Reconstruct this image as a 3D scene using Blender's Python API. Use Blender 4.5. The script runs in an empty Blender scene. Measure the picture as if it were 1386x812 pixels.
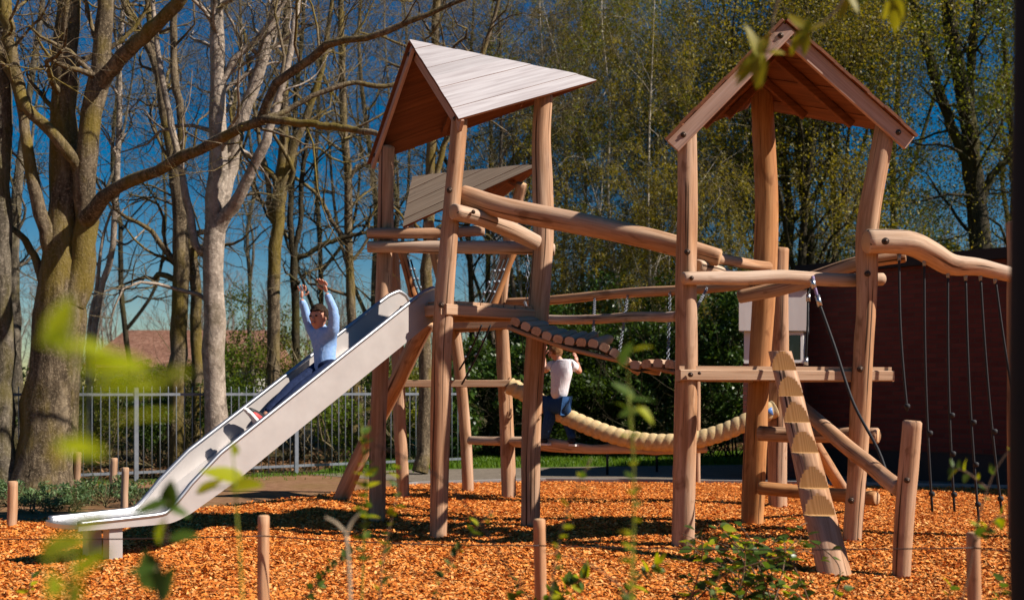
import bpy, bmesh, math, random
import numpy as np
from mathutils import Vector, Matrix, Quaternion

# ------------------------------------------------------------------ camera, sky, sun, exposure
S = bpy.context.scene
F, CX, HY, EYE = 1500.0, 693.0, 530.0, 1.28          # focal length and horizon in photo pixels, eye height in metres
SUN_EL, SUN_AZ = math.radians(41), math.radians(104)  # azimuth from +Y (view direction) towards +X

cd = bpy.data.cameras.new('camera'); cam = bpy.data.objects.new('camera', cd)
S.collection.objects.link(cam); S.camera = cam
cam.location = (0, 0, EYE); cam.rotation_euler = (math.pi/2, 0, 0)
cd.sensor_width = 36; cd.lens = 36*F/1386
cd.shift_y = (HY-406)/1386
cd.clip_start = 0.05; cd.clip_end = 3000
cd.dof.use_dof = True; cd.dof.focus_distance = 10.0; cd.dof.aperture_fstop = 2.0

w = bpy.data.worlds.new('World'); S.world = w; w.use_nodes = True
nt = w.node_tree; bg = nt.nodes['Background']
sky = nt.nodes.new('ShaderNodeTexSky'); sky.sky_type = 'NISHITA'; sky.sun_disc = False
sky.sun_elevation = SUN_EL; sky.sun_rotation = SUN_AZ
sky.air_density = 1.0; sky.dust_density = 0.0; sky.ozone_density = 2.0; sky.altitude = 0
hsv = nt.nodes.new('ShaderNodeHueSaturation'); hsv.inputs['Saturation'].default_value = 1.75; hsv.inputs['Value'].default_value = .85; hsv.inputs['Hue'].default_value = .503
nt.links.new(sky.outputs[0], hsv.inputs['Color']); nt.links.new(hsv.outputs[0], bg.inputs[0]); bg.inputs[1].default_value = 0.05

sd = bpy.data.lights.new('sun', 'SUN'); sd.energy = 5.0; sd.angle = math.radians(0.53); sd.color = (1.0, 0.93, 0.83)
sun = bpy.data.objects.new('sun', sd); S.collection.objects.link(sun)
sv = Vector((math.cos(SUN_EL)*math.sin(SUN_AZ), math.cos(SUN_EL)*math.cos(SUN_AZ), math.sin(SUN_EL)))
sun.rotation_euler = sv.to_track_quat('Z', 'Y').to_euler(); sun.location = sv*60
S.view_settings.view_transform = 'Standard'; S.view_settings.look = 'None'
S.view_settings.gamma = 1.0; S.view_settings.exposure = 0.6; S.view_settings.use_curve_mapping = False
S.cycles.diffuse_bounces = 1

# ------------------------------------------------------------------ helpers
rng = np.random.default_rng(7); random.seed(7)
COL = S.collection
WL = {}
def at(px, py, Y): return np.array([(px-CX)/F*Y, Y, EYE+(HY-py)/F*Y])
def gy(py): return EYE*F/(py-HY)
def gr(px, py): return at(px, py, gy(py))
def V3(a): return np.array(a, float)
def unit(v):
    v = np.asarray(v, float); return v/np.maximum(np.linalg.norm(v, axis=-1, keepdims=True), 1e-9)

def tag(o, label=None, cat=None, group=None, kind=None):
    if label: o['label'] = label
    if cat: o['category'] = cat
    if group: o['group'] = group
    if kind: o['kind'] = kind
    return o
def link(o, parent, origin):
    COL.objects.link(o); org = Vector([float(c) for c in origin])
    if parent is not None:
        o.parent = parent; o.location = org-WL[parent.name]
    else: o.location = org
    WL[o.name] = org
    return o
def thing(name, loc, label, cat, group=None):
    o = bpy.data.objects.new(name, None); o.empty_display_size = .1
    link(o, None, loc); return tag(o, label, cat, group)
def raw_mesh(name, V, Fs, mats, smooth=False, midx=None, gc=None):
    """Fs: list of int arrays (m,k)."""
    me = bpy.data.meshes.new(name)
    V = np.ascontiguousarray(V, np.float32)
    Fs = [np.asarray(f, np.int32) for f in Fs if len(f)]
    li = np.concatenate([f.ravel() for f in Fs])
    tot = np.concatenate([np.full(len(f), f.shape[1], np.int32) for f in Fs])
    st = np.concatenate([[0], np.cumsum(tot)[:-1]]).astype(np.int32)
    me.vertices.add(len(V)); me.vertices.foreach_set('co', V.ravel())
    me.loops.add(len(li)); me.loops.foreach_set('vertex_index', li)
    me.polygons.add(len(tot)); me.polygons.foreach_set('loop_start', st)
    if midx is not None: me.polygons.foreach_set('material_index', np.asarray(midx, np.int32))
    me.polygons.foreach_set('use_smooth', np.full(len(tot), bool(smooth)))
    if gc is not None:
        a = me.attributes.new('gc', 'FLOAT_VECTOR', 'POINT'); a.data.foreach_set('vector', np.ascontiguousarray(gc, np.float32).ravel())
    for m in (mats if isinstance(mats, (list, tuple)) else [mats]): me.materials.append(m)
    me.update(calc_edges=True)
    return me
def obj(name, V, Fs, mats, parent=None, smooth=False, midx=None, gc=None, origin=None):
    V = np.asarray(V, float)
    m0 = mats[0] if isinstance(mats, (list, tuple)) else mats
    if gc is None and m0.name in PLANKY:
        c = V-V.mean(0); ax = np.linalg.svd(c, full_matrices=False)[2]; gc = np.stack([c@ax[1], c@ax[2], c@ax[0]], -1)+np.random.default_rng(len(bpy.data.objects)).uniform(-20, 20, 3)
    if origin is None:
        lo, hi = V.min(0), V.max(0); origin = np.array([(lo[0]+hi[0])/2, (lo[1]+hi[1])/2, lo[2]])
    me = raw_mesh(name, V-np.asarray(origin), Fs, mats, smooth, midx, gc)
    return link(bpy.data.objects.new(name, me), parent, origin)
PLANKY = set()
def inst(name, me, parent, loc):
    return link(bpy.data.objects.new(name, me), parent, loc)

class MB:
    """collects simple solids into one mesh"""
    def __init__(s): s.V = []; s.F = {}; s.n = 0
    def add(s, V, faces):
        V = np.asarray(V, float).reshape(-1, 3)
        for f in faces:
            s.F.setdefault(len(f), []).append([i+s.n for i in f])
        s.V.append(V); s.n += len(V); return s
    def box(s, lo, hi):
        x0, y0, z0 = lo; x1, y1, z1 = hi
        return s.add([(x0,y0,z0),(x1,y0,z0),(x1,y1,z0),(x0,y1,z0),(x0,y0,z1),(x1,y0,z1),(x1,y1,z1),(x0,y1,z1)],
            [(0,3,2,1),(4,5,6,7),(0,1,5,4),(1,2,6,5),(2,3,7,6),(3,0,4,7)])
    def beam(s, a, b, wd, ht, up=(0,0,1)):
        """square timber from a to b (centre line), wd across, ht along up; small chamfer"""
        a, b = V3(a), V3(b); t = unit(b-a); sd_ = unit(np.cross(t, V3(up))); u = np.cross(sd_, t)
        c = .12*min(wd, ht)
        prof = [(-wd/2+c,-ht/2),(wd/2-c,-ht/2),(wd/2,-ht/2+c),(wd/2,ht/2-c),(wd/2-c,ht/2),(-wd/2+c,ht/2),(-wd/2,ht/2-c),(-wd/2,-ht/2+c)]
        V = [p+sd_*x+u*y for p in (a, b) for x, y in prof]; k = 8
        fs = [(i, (i+1) % k, k+(i+1) % k, k+i) for i in range(k)]+[tuple(range(k))[::-1], tuple(range(k, 2*k))]
        return s.add(V, fs)
    def prism(s, poly_lo, poly_hi):
        k = len(poly_lo)
        return s.add(list(poly_lo)+list(poly_hi), [(i, (i+1) % k, k+(i+1) % k, k+i) for i in range(k)]+[tuple(range(k))[::-1], tuple(range(k, 2*k))])
    def tube(s, pts, r, sides=8):
        V, Fq, caps, gc = tube(np.asarray(pts, float), r, sides)
        return s.add(V, [tuple(q) for q in Fq]+caps)
    def build(s, name, mats, parent=None, smooth=False, origin=None):
        V = np.concatenate(s.V)
        return obj(name, V, [np.array(f) for f in s.F.values()], mats, parent, smooth, origin=origin)

def catmull(P, m):
    P = np.asarray(P, float)
    if len(P) == 2: return P[0]+(P[1]-P[0])*np.linspace(0, 1, m)[:, None]
    d = np.r_[0, np.cumsum(np.linalg.norm(np.diff(P[:, :3], axis=0), axis=1))]
    Q = np.vstack([2*P[0]-P[1], P, 2*P[-1]-P[-2]])
    s = np.linspace(0, d[-1], m); i = np.clip(np.searchsorted(d, s, 'right')-1, 0, len(P)-2)
    t = ((s-d[i])/np.maximum(d[i+1]-d[i], 1e-9))[:, None]
    p0, p1, p2, p3 = Q[i], Q[i+1], Q[i+2], Q[i+3]
    return .5*((2*p1)+(-p0+p2)*t+(2*p0-5*p1+4*p2-p3)*t*t+(-p0+3*p1-3*p2+p3)*t**3)
def frames(P):
    T = unit(np.gradient(P, axis=0)); N = np.zeros_like(T)
    ref = np.array([0, 0, 1.]) if abs(T[0][2]) < .8 else np.array([0, 1., 0])
    n = unit(np.cross(T[0], ref))
    for i in range(len(P)):
        n = unit(n-T[i]*np.dot(n, T[i])); N[i] = n
    return T, N, np.cross(T, N)
def tube(P, r, sides=10, mod=None):
    P = np.asarray(P, float); m = len(P); r = np.broadcast_to(np.asarray(r, float), (m,))
    T, N, B = frames(P); th = np.arange(sides)*2*math.pi/sides
    R = r[:, None]*np.ones(sides)
    if mod is not None: R = R*mod
    V = P[:, None]+R[..., None]*(np.cos(th)[None, :, None]*N[:, None]+np.sin(th)[None, :, None]*B[:, None])
    s = np.r_[0, np.cumsum(np.linalg.norm(np.diff(P, axis=0), axis=1))]
    gc = np.stack([R*np.cos(th), R*np.sin(th), np.repeat(s[:, None], sides, 1)], -1)
    i = np.arange(m-1)[:, None]*sides; j = np.arange(sides)[None]; j2 = (j+1) % sides
    Fq = np.stack([i+j, i+j2, i+sides+j2, i+sides+j], -1).reshape(-1, 4)
    caps = [tuple(range(sides))[::-1], tuple(range((m-1)*sides, m*sides))]
    return V.reshape(-1, 3), Fq, caps, gc.reshape(-1, 3)

LOGN = [0]
def log(name, path, r, parent, mats, lump=.035, sides=20, step=.05, wob=.006, label=None):
    """a debarked round log along path [(x,y,z)...]; r scalar or per path point. mats = [side, end grain]"""
    LOGN[0] += 1; g = np.random.default_rng(100+LOGN[0])
    path = np.array(path, float); rr = np.broadcast_to(np.asarray(r, float), (len(path),))
    L = np.linalg.norm(np.diff(path, axis=0), axis=1).sum(); m = max(10, int(L/step))
    Q = catmull(np.c_[path, rr], m); P, R = Q[:, :3], Q[:, 3].copy()
    s = np.linspace(0, L, m)
    th = np.arange(sides)*2*math.pi/sides
    mod = np.ones((m, sides))
    for k in range(7):
        f = g.uniform(.6, 5.5); n_ = g.integers(0, 4); mod += lump*.75/(1+.25*f)*np.sin(f*s[:, None]+n_*th[None]+g.uniform(0, 6.28))
    for k in range(int(L*1.6)):       # knots where branches were cut
        s0, t0 = g.uniform(0, L), g.uniform(0, 6.28)
        dd = ((s[:, None]-s0)/.07)**2+(((th[None]-t0+math.pi) % (2*math.pi)-math.pi)/.5)**2
        mod += lump*1.3*np.exp(-dd)
    for a in range(3):
        P[:, a] += wob*np.sin(s*g.uniform(1, 3)+g.uniform(0, 6))*np.minimum(1, s/.3)*np.minimum(1, (L-s)/.3)
    # bevelled ends
    e = min(.012, .2*R[0]); T, _, _ = frames(P)
    P = np.vstack([P[0], P[0]+T[0]*e, P[1:-1], P[-1]-T[-1]*e, P[-1]])
    R = np.r_[R[0]-e, R[0], R[1:-1], R[-1], R[-1]-e]; mod = np.vstack([mod[0], mod[0], mod[1:-1], mod[-1], mod[-1]])
    V, Fq, caps, gc = tube(P, R, sides, mod)
    nb = len(V)
    V = np.vstack([V, P[0], P[-1]]); off = g.uniform(-20, 20, 3)
    gc = np.vstack([gc, [0, 0, 0], [0, 0, L]])+off
    c0 = np.array([(nb, (k+1) % sides, k) for k in range(sides)])
    b = nb-sides; c1 = np.array([(nb+1, b+k, b+(k+1) % sides) for k in range(sides)])
    midx = np.r_[np.zeros(len(Fq)), np.ones(2*sides)]
    o = obj(name, V, [Fq, np.vstack([c0, c1])], mats, parent, True, midx, gc, origin=path[0] if path[0][2] <= path[-1][2] else path[-1])
    if label: o['label'] = label
    return o
def pxpath(L): return [at(*p) for p in L]

# ------------------------------------------------------------------ materials
class N:
    def __init__(s, name):
        s.m = bpy.data.materials.new(name); s.m.use_nodes = True; s.t = s.m.node_tree
        s.b = s.t.nodes['Principled BSDF']; s.out = s.t.nodes['Material Output']
    def n(s, typ, **k):
        x = s.t.nodes.new(typ)
        for a, v in k.items():
            if hasattr(x, a): setattr(x, a, v)
            else: x.inputs[a.replace('_', ' ')].default_value = v
        return x
    def l(s, a, b): s.t.links.new(a, b)
    def coord(s, kind='Object', scale=(1, 1, 1), attr=None, offset_random=False):
        if attr: src = s.n('ShaderNodeAttribute', attribute_name=attr).outputs['Vector']
        elif kind == 'Position': src = s.n('ShaderNodeNewGeometry').outputs['Position']
        else: src = s.n('ShaderNodeTexCoord').outputs[kind]
        mp = s.n('ShaderNodeMapping'); mp.inputs['Scale'].default_value = scale; s.l(src, mp.inputs['Vector'])
        if offset_random:
            oi = s.n('ShaderNodeObjectInfo'); mu = s.n('ShaderNodeMath', operation='MULTIPLY'); mu.inputs[1].default_value = 37
            s.l(oi.outputs['Random'], mu.inputs[0]); s.l(mu.outputs[0], mp.inputs['Location'])
        return mp.outputs['Vector']
    def noise(s, vec, scale, detail=4, rough=.55, dist=0):
        x = s.n('ShaderNodeTexNoise'); x.inputs['Scale'].default_value = scale; x.inputs['Detail'].default_value = detail
        x.inputs['Roughness'].default_value = rough; x.inputs['Distortion'].default_value = dist
        s.l(vec, x.inputs['Vector']); return x.outputs['Fac']
    def ramp(s, fac, stops):
        r = s.n('ShaderNodeValToRGB'); e = r.color_ramp.elements
        while len(e) < len(stops): e.new(.5)
        for i, (p, c) in enumerate(stops):
            e[i].position = p; e[i].color = (*c, 1) if len(c) == 3 else c
        s.l(fac, r.inputs['Fac']); return r.outputs['Color']
    def mix(s, fac, a, b, typ='MIX'):
        x = s.n('ShaderNodeMix', data_type='RGBA', blend_type=typ)
        for sock, v in ((x.inputs[0], fac), (x.inputs[6], a), (x.inputs[7], b)):
            if hasattr(v, 'links') or hasattr(v, 'is_linked'): s.l(v, sock)
            elif isinstance(v, (int, float)): sock.default_value = v
            else: sock.default_value = (*v, 1)
        return x.outputs[2]
    def bump(s, h, strength, dist=.01):
        b = s.n('ShaderNodeBump'); b.inputs['Strength'].default_value = strength; b.inputs['Distance'].default_value = dist
        s.l(h, b.inputs['Height']); s.l(b.outputs[0], s.b.inputs['Normal'])
    def done(s, color=None, rough=.7, spec=.3, metal=0):
        if color is not None:
            if hasattr(color, 'is_linked'): s.l(color, s.b.inputs['Base Color'])
            else: s.b.inputs['Base Color'].default_value = (*color, 1)
        s.b.inputs['Roughness'].default_value = rough; s.b.inputs['Specular IOR Level'].default_value = spec
        s.b.inputs['Metallic'].default_value = metal
        return s.m
W1, W0, BK = (1, 1, 1), (0, 0, 0), (0, 0, 0)

def wood_mat(name, dark, mid, light, weather=None, rough=.75):
    q = N(name); v = q.coord(attr='gc', scale=(16, 16, 1.1)); v2 = q.coord(attr='gc', scale=(3.2, 3.2, .8)); v3 = q.coord(attr='gc', scale=(34, 34, .55))
    st = q.noise(v, 1, 6, .6, .4); big = q.noise(v2, 1, 3, .5); cr = q.noise(v3, 1, 2, .4, .2)
    c = q.ramp(st, [(.32, dark), (.5, mid), (.68, light)])
    c = q.mix(q.ramp(big, [(.38, W0), (.62, W1)]), c, q.mix(.6, c, weather or mid))
    kn = q.noise(q.coord(attr='gc', scale=(9, 9, 3.5)), 1, 3, .5, .8)
    c = q.mix(q.ramp(kn, [(.60, W0), (.72, (.7, .7, .7))]), c, tuple(x*.6 for x in dark))
    fine = q.noise(q.coord(attr='gc', scale=(60, 60, 3)), 1, 3, .6)
    c = q.mix(q.ramp(fine, [(.35, (.45, .45, .45)), (.6, W0)]), c, tuple(x*.75 for x in dark))
    crm = q.ramp(cr, [(.31, W1), (.37, W0)])
    c = q.mix(crm, c, tuple(x*.22 for x in dark))
    q.bump(q.mix(.35, st, cr), .6, .008)
    return q.done(c, rough, .25)
M = {}
M['log'] = wood_mat('log_wood', (.31, .145, .065), (.50, .265, .135), (.63, .39, .24), (.47, .325, .24))
M['log_red'] = wood_mat('log_wood_orange', (.33, .12, .035), (.50, .21, .065), (.64, .33, .13), (.45, .22, .10))
M['log_pale'] = wood_mat('log_wood_pale', (.38, .22, .13), (.55, .36, .235), (.67, .48, .34), (.52, .40, .325))
def end_mat(name, a, b):
    q = N(name); v = q.coord(attr='gc', scale=(1, 1, 0)); wv = q.n('ShaderNodeTexWave', wave_type='RINGS', rings_direction='Z')
    wv.inputs['Scale'].default_value = 26; wv.inputs['Distortion'].default_value = 2.5; wv.inputs['Detail'].default_value = 2
    q.l(v, wv.inputs['Vector']); return q.done(q.mix(wv.outputs['Fac'], a, b), .85, .2)
M['end'] = end_mat('end_grain', (.50, .28, .14), (.62, .38, .21))
M['notch'] = end_mat('cut_wood', (.44, .23, .085), (.55, .31, .13))
LOG = [M['log'], M['end']]; LOGR = [M['log_red'], M['end']]; LOGP = [M['log_pale'], M['end']]

def plank_mat(name, dark, mid, light, rough=.7):
    PLANKY.add(name); q = N(name); v = q.coord(attr='gc', scale=(42, 42, 1.6)); v2 = q.coord(attr='gc', scale=(9, 9, 1.2))
    st = q.noise(v, 1, 5, .6, .3); bigv = q.noise(v2, 1, 2)
    c = q.ramp(st, [(.32, dark), (.5, mid), (.7, light)])
    oi = q.n('ShaderNodeObjectInfo'); hs = q.n('ShaderNodeHueSaturation')
    mr = q.n('ShaderNodeMapRange'); mr.inputs[3].default_value = .88; mr.inputs[4].default_value = 1.08
    q.l(oi.outputs['Random'], mr.inputs[0]); q.l(mr.outputs[0], hs.inputs['Value']); q.l(c, hs.inputs['Color'])
    c = q.mix(q.ramp(bigv, [(.4, W0), (.7, W1)]), hs.outputs[0], q.mix(.25, hs.outputs[0], dark))
    q.bump(st, .3, .003); return q.done(c, rough, .3)
M['plank_top'] = plank_mat('weathered_plank', (.33, .285, .285), (.43, .385, .385), (.50, .46, .46), .6)
M['plank_top2'] = plank_mat('weathered_brown_plank', (.21, .145, .095), (.29, .205, .14), (.36, .265, .19), .7)
M['plank_under'] = plank_mat('larch_plank', (.13, .042, .014), (.20, .062, .02), (.26, .09, .03))
M['board'] = plank_mat('larch_board', (.36, .20, .14), (.48, .29, .21), (.56, .37, .29))
M['deck'] = plank_mat('deck_plank', (.34, .19, .11), (.46, .28, .17), (.54, .36, .24))
q = N('dark_steel'); M['steel_dark'] = q.done((.035, .03, .028), .45, .5, .6)
q = N('bolt_rust'); M['bolt'] = q.done((.07, .04, .025), .5, .5, .5)
q = N('galvanised'); nz = q.noise(q.coord('Object', (9, 9, 9)), 1, 3); M['galv'] = q.done(q.ramp(nz, [(.3, (.19, .21, .24)), (.7, (.29, .31, .35))]), .45, .5, .55)
# stainless slide: brushed bed, satin sheet sides
q = N('stainless_bed'); nz = q.noise(q.coord('Object', (2, 2, 2)), 3, 4); q.bump(nz, .05, .01); M['inox'] = q.done(q.ramp(nz, [(.3, (.60, .60, .61)), (.7, (.66, .66, .67))]), .34, .5, .97)
q = N('stainless_side'); nz = q.noise(q.coord('Object', (1.5, 1.5, 1.5)), 3, 5); M['inox_side'] = q.done(q.ramp(nz, [(.3, (.44, .39, .365)), (.7, (.52, .47, .44))]), .5, .5, .35)
q = N('stainless_rim'); M['inox_rim'] = q.done((.42, .42, .44), .42, .5, .9)
q = N('black_rope'); nz = q.noise(q.coord('Object', (60, 60, 200)), 1, 2); M['rope_black'] = q.done(q.ramp(nz, [(.3, (.012, .012, .014)), (.7, (.03, .03, .033))]), .7, .3)
q = N('hemp_rope'); nz = q.noise(q.coord('Object', (25, 25, 25)), 1, 5); q.bump(nz, .5, .006); M['hemp'] = q.done(q.ramp(nz, [(.3, (.50, .34, .16)), (.7, (.66, .50, .28))]), .9, .15)
q = N('rope_ferrule'); M['ferrule'] = q.done((.5, .5, .52), .3, .5, .9)
q = N('purple_splice'); M['purple'] = q.done((.28, .20, .34), .7)
q = N('blue_cap'); M['blue'] = q.done((.10, .22, .55), .3)
q = N('fence_wire'); M['wire'] = q.done((.05, .035, .03), .6, .3, .3)

# ground
def ground_mat(name, stops, sc, bump=.5, dist=.02, rough=.95, extra=None):
    q = N(name); p = q.coord('Position'); a = q.noise(p, sc, 6, .65); b = q.noise(p, sc*.12, 3)
    c = q.ramp(a, stops); c = q.mix(q.ramp(b, [(.35, W0), (.65, W1)]), c, q.mix(.5, c, extra or stops[0][1]))
    q.bump(a, bump, dist); return q.done(c, rough, .1)
M['mulch'] = ground_mat('mulch_bed', [(.3, (.24, .05, .008)), (.48, (.52, .14, .024)), (.7, (.66, .22, .045))], 26, .9, .03, extra=(.40, .11, .02))
M['dirt'] = ground_mat('trodden_dirt', [(.3, (.15, .075, .04)), (.5, (.24, .125, .07)), (.75, (.32, .19, .11))], 9, .5, .02, extra=(.16, .10, .03))
M['forest'] = ground_mat('forest_floor', [(.3, (.035, .03, .012)), (.5, (.075, .06, .025)), (.75, (.15, .10, .05))], 3, .6, .05, extra=(.05, .06, .012))
M['path'] = ground_mat('asphalt_path', [(.3, (.13, .105, .08)), (.5, (.19, .155, .12)), (.7, (.25, .21, .165))], 30, .3, .005)
M['lawn'] = ground_mat('lawn_soil', [(.3, (.05, .09, .012)), (.6, (.10, .17, .02))], 12, .5, .02)
q = N('wood_chip'); gi = q.n('ShaderNodeNewGeometry'); rpi = gi.outputs['Random Per Island']
M['chip'] = q.done(q.ramp(rpi, [(0, (.22, .045, .008)), (.12, (.40, .10, .016)), (.35, (.62, .17, .026)), (.7, (.77, .26, .048)), (1, (.85, .43, .15))]), .85, .15)
q = N('edging'); M['edging'] = q.done((.24, .22, .21), .6)

# bark and foliage
def bark(name, stops, moss=None, moss_lo=.45, sc=7, zs=.22):
    q = N(name); p = q.coord('Position', (1, 1, zs)); a = q.noise(p, sc*1.6, 7, .65, .6); p2 = q.coord('Position', (1, 1, .6)); b = q.noise(p2, 1.6, 4, .6)
    c = q.ramp(a, stops)
    sp_ = q.noise(q.coord('Position'), sc*4.5, 4, .7)
    c = q.mix(q.ramp(sp_, [(.52, W0), (.64, (.6, .6, .6))]), c, tuple(min(1, x*1.35) for x in stops[-1][1]))
    if moss: c = q.mix(q.ramp(b, [(moss_lo, W0), (moss_lo+.16, W1)]), c, q.mix(.35, moss, c))
    q.bump(q.mix(.35, a, sp_), 1.0, .035); return q.done(c, .92, .12)
M['bark_grey'] = bark('bark_grey', [(.3, (.035, .028, .02)), (.5, (.11, .09, .065)), (.72, (.24, .20, .15))], (.13, .105, .02), .5)
M['bark_moss'] = bark('bark_moss', [(.3, (.03, .022, .014)), (.5, (.11, .08, .05)), (.72, (.26, .20, .13))], (.18, .128, .014), .46)
M['bark_pale'] = bark('bark_pale', [(.3, (.12, .095, .075)), (.5, (.30, .24, .19)), (.72, (.44, .36, .29))], (.13, .10, .05), .56, sc=4, zs=.8)
M['bark_dark'] = bark('bark_dark', [(.3, (.012, .010, .007)), (.55, (.045, .036, .022)), (.75, (.10, .08, .05))], (.075, .065, .015), .5)
M['bark_birch'] = bark('bark_birch', [(.34, (.08, .06, .04)), (.44, (.42, .36, .28)), (.72, (.60, .53, .43))], None, sc=6, zs=3)
M['twig'] = bark('twig_brown', [(.3, (.10, .075, .04)), (.7, (.24, .19, .11))], (.14, .12, .03), .5)
def leaf_mat(name, cols, trans=.45, rough=.5):
    q = N(name); gi = q.n('ShaderNodeNewGeometry')
    c = q.ramp(gi.outputs['Random Per Island'], [(i/(len(cols)-1), k) for i, k in enumerate(cols)])
    q.done(c, rough, .3)
    tr = q.n('ShaderNodeBsdfTranslucent'); mx = q.n('ShaderNodeMixShader'); mx.inputs[0].default_value = trans
    q.l(q.mix(1, c, (1.35, 1.25, .55), 'MULTIPLY'), tr.inputs['Color'])
    q.l(q.b.outputs[0], mx.inputs[1]); q.l(tr.outputs[0], mx.inputs[2]); q.l(mx.outputs[0], q.out.inputs['Surface'])
    return q.m
M['leaf_olive'] = leaf_mat('leaf_olive', [(.11, .09, .008), (.19, .16, .012), (.28, .235, .02), (.20, .14, .025)])
M['leaf_spring'] = leaf_mat('leaf_spring', [(.07, .085, .007), (.13, .15, .010), (.20, .20, .014)])
M['leaf_green'] = leaf_mat('leaf_green', [(.022, .045, .006), (.04, .075, .010), (.07, .11, .014)])
M['leaf_dark'] = leaf_mat('leaf_evergreen', [(.018, .045, .008), (.04, .085, .012), (.085, .14, .02)], .25, .35)
M['leaf_fresh'] = leaf_mat('leaf_fresh', [(.08, .13, .008), (.12, .18, .01), (.17, .22, .014)], .5)
M['leaf_yellow'] = leaf_mat('leaf_yellow', [(.20, .20, .01), (.28, .26, .015), (.24, .20, .02)], .5)
M['leaf_near'] = leaf_mat('leaf_near_green', [(.045, .09, .012), (.07, .13, .016), (.10, .16, .02)], .45)
M['leaf_nearfresh'] = leaf_mat('leaf_near_fresh', [(.27, .32, .006), (.34, .39, .008), (.42, .44, .010)], .5)
M['litter'] = leaf_mat('leaf_litter', [(.10, .05, .02), (.18, .09, .04), (.26, .14, .07)], .1, .8)
M['grass'] = leaf_mat('grass_blade', [(.06, .13, .008), (.10, .19, .012), (.14, .22, .02)], .4)
M['cover'] = leaf_mat('leaf_groundcover', [(.06, .11, .045), (.11, .18, .07), (.18, .25, .10)], .25)
M['stem_green'] = N('stem_green').done((.24, .25, .03), .6)
M['stem_brown'] = N('stem_brown').done((.17, .10, .06), .8)
M['stem_pale'] = N('stem_pale').done((.40, .30, .20), .8)

# ------------------------------------------------------------------ ground, mulch, path, lawn
def snoise(x, y, seed=0, f=1.0):
    g = np.random.default_rng(seed); o = np.zeros_like(x, dtype=float)
    for k in range(8):
        a = g.uniform(0, 6.28); fr = f*g.uniform(.6, 3.2); o += np.sin(fr*(x*math.cos(a)+y*math.sin(a))+g.uniform(0, 6.28))/(1+.35*fr)
    return o
BX = np.array([-16, -6.8, -4.0, -3.0, -2.27, -1.35, .44, 3.66, 6.63, 10.3, 18]); BY = np.array([9.6, 10.3, 11.4, 12.8, 14.0, 15.2, 15.87, 15.4, 14.66, 13.9, 12.5])
def yfar(x): return np.interp(x, BX, BY)
def gz(x, y):
    x = np.asarray(x, float); y = np.asarray(y, float)
    e = np.clip((yfar(x)-y)/.6, 0, 1)
    return (.012*snoise(x, y, 3, 1.2)+.008*snoise(x, y, 4, 4)+.01)*e
def sheet(name, mat, pts, z):
    o = obj(name, [(x, y, z) for x, y in pts], [np.array([range(len(pts))])], mat, origin=(0, 0, 0))
    return tag(o, kind='structure')
sheet('ground', M['forest'], [(-600, -30), (600, -30), (600, 1500), (-600, 1500)], -.030)
sheet('dirt_ground', M['dirt'], [(-14, 2), (16, 2), (16, 15.5), (2, 17), (-1.5, 18.2), (-3.5, 17.2), (-8, 14.4), (-14, 12)], -.022)
xs = np.arange(-16, 18.01, .16); vs = np.linspace(0, 1, 90)**1.3
X = np.repeat(xs[:, None], len(vs), 1); Y = 2.6+(yfar(X)-2.6)*vs[None]
Z = gz(X, Y); nx, ny = X.shape
idx = np.arange(nx*ny).reshape(nx, ny)
Fq = np.stack([idx[:-1, :-1], idx[1:, :-1], idx[1:, 1:], idx[:-1, 1:]], -1).reshape(-1, 4)
tag(obj('mulch_bed', np.stack([X, Y, Z], -1).reshape(-1, 3), [Fq], M['mulch'], smooth=True, origin=(0, 0, 0)), kind='structure')
# loose chips, thousands of bent slivers
n = 260000
Yc = 5.6/(1-rng.random(n)*(1-5.6/15.9)); Xc = (rng.random(n)-.5)*2*(.52*Yc+.3)
keep = Yc < yfar(Xc)-.02+rng.normal(0, .12, n); Xc, Yc = Xc[keep], Yc[keep]; n = len(Xc)
Ln = rng.uniform(.010, .028, n)*(1+.3*(rng.random(n) < .1)); Wd = rng.uniform(.004, .011, n); yaw = rng.uniform(0, 6.28, n)
til = rng.normal(0, .3, n); rol = rng.normal(0, .4, n)
dx = np.stack([np.cos(yaw)*np.cos(til), np.sin(yaw)*np.cos(til), np.sin(til)], -1)
sx = np.stack([-np.sin(yaw)*np.cos(rol), np.cos(yaw)*np.cos(rol), np.sin(rol)], -1)
c0 = np.stack([Xc, Yc, gz(Xc, Yc)+rng.uniform(.002, .016, n)], -1); bend = np.array([0, 0, 1.])*rng.normal(0, .004, n)[:, None]
a, b = dx*Ln[:, None], sx*Wd[:, None]
Vc = np.stack([c0-a-b*.7, c0-a+b*.6, c0-b+bend, c0+b+bend, c0+a-b*.5, c0+a+b*.8], 1).reshape(-1, 3)
k = np.arange(n)[:, None]*6
tag(obj('wood_chips', Vc, [np.vstack([k+[0, 2, 3, 1], k+[2, 4, 5, 3]])], M['chip'], origin=(0, 0, 0)),
    'loose orange wood chips covering the playground floor', 'wood chips', kind='stuff')
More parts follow.
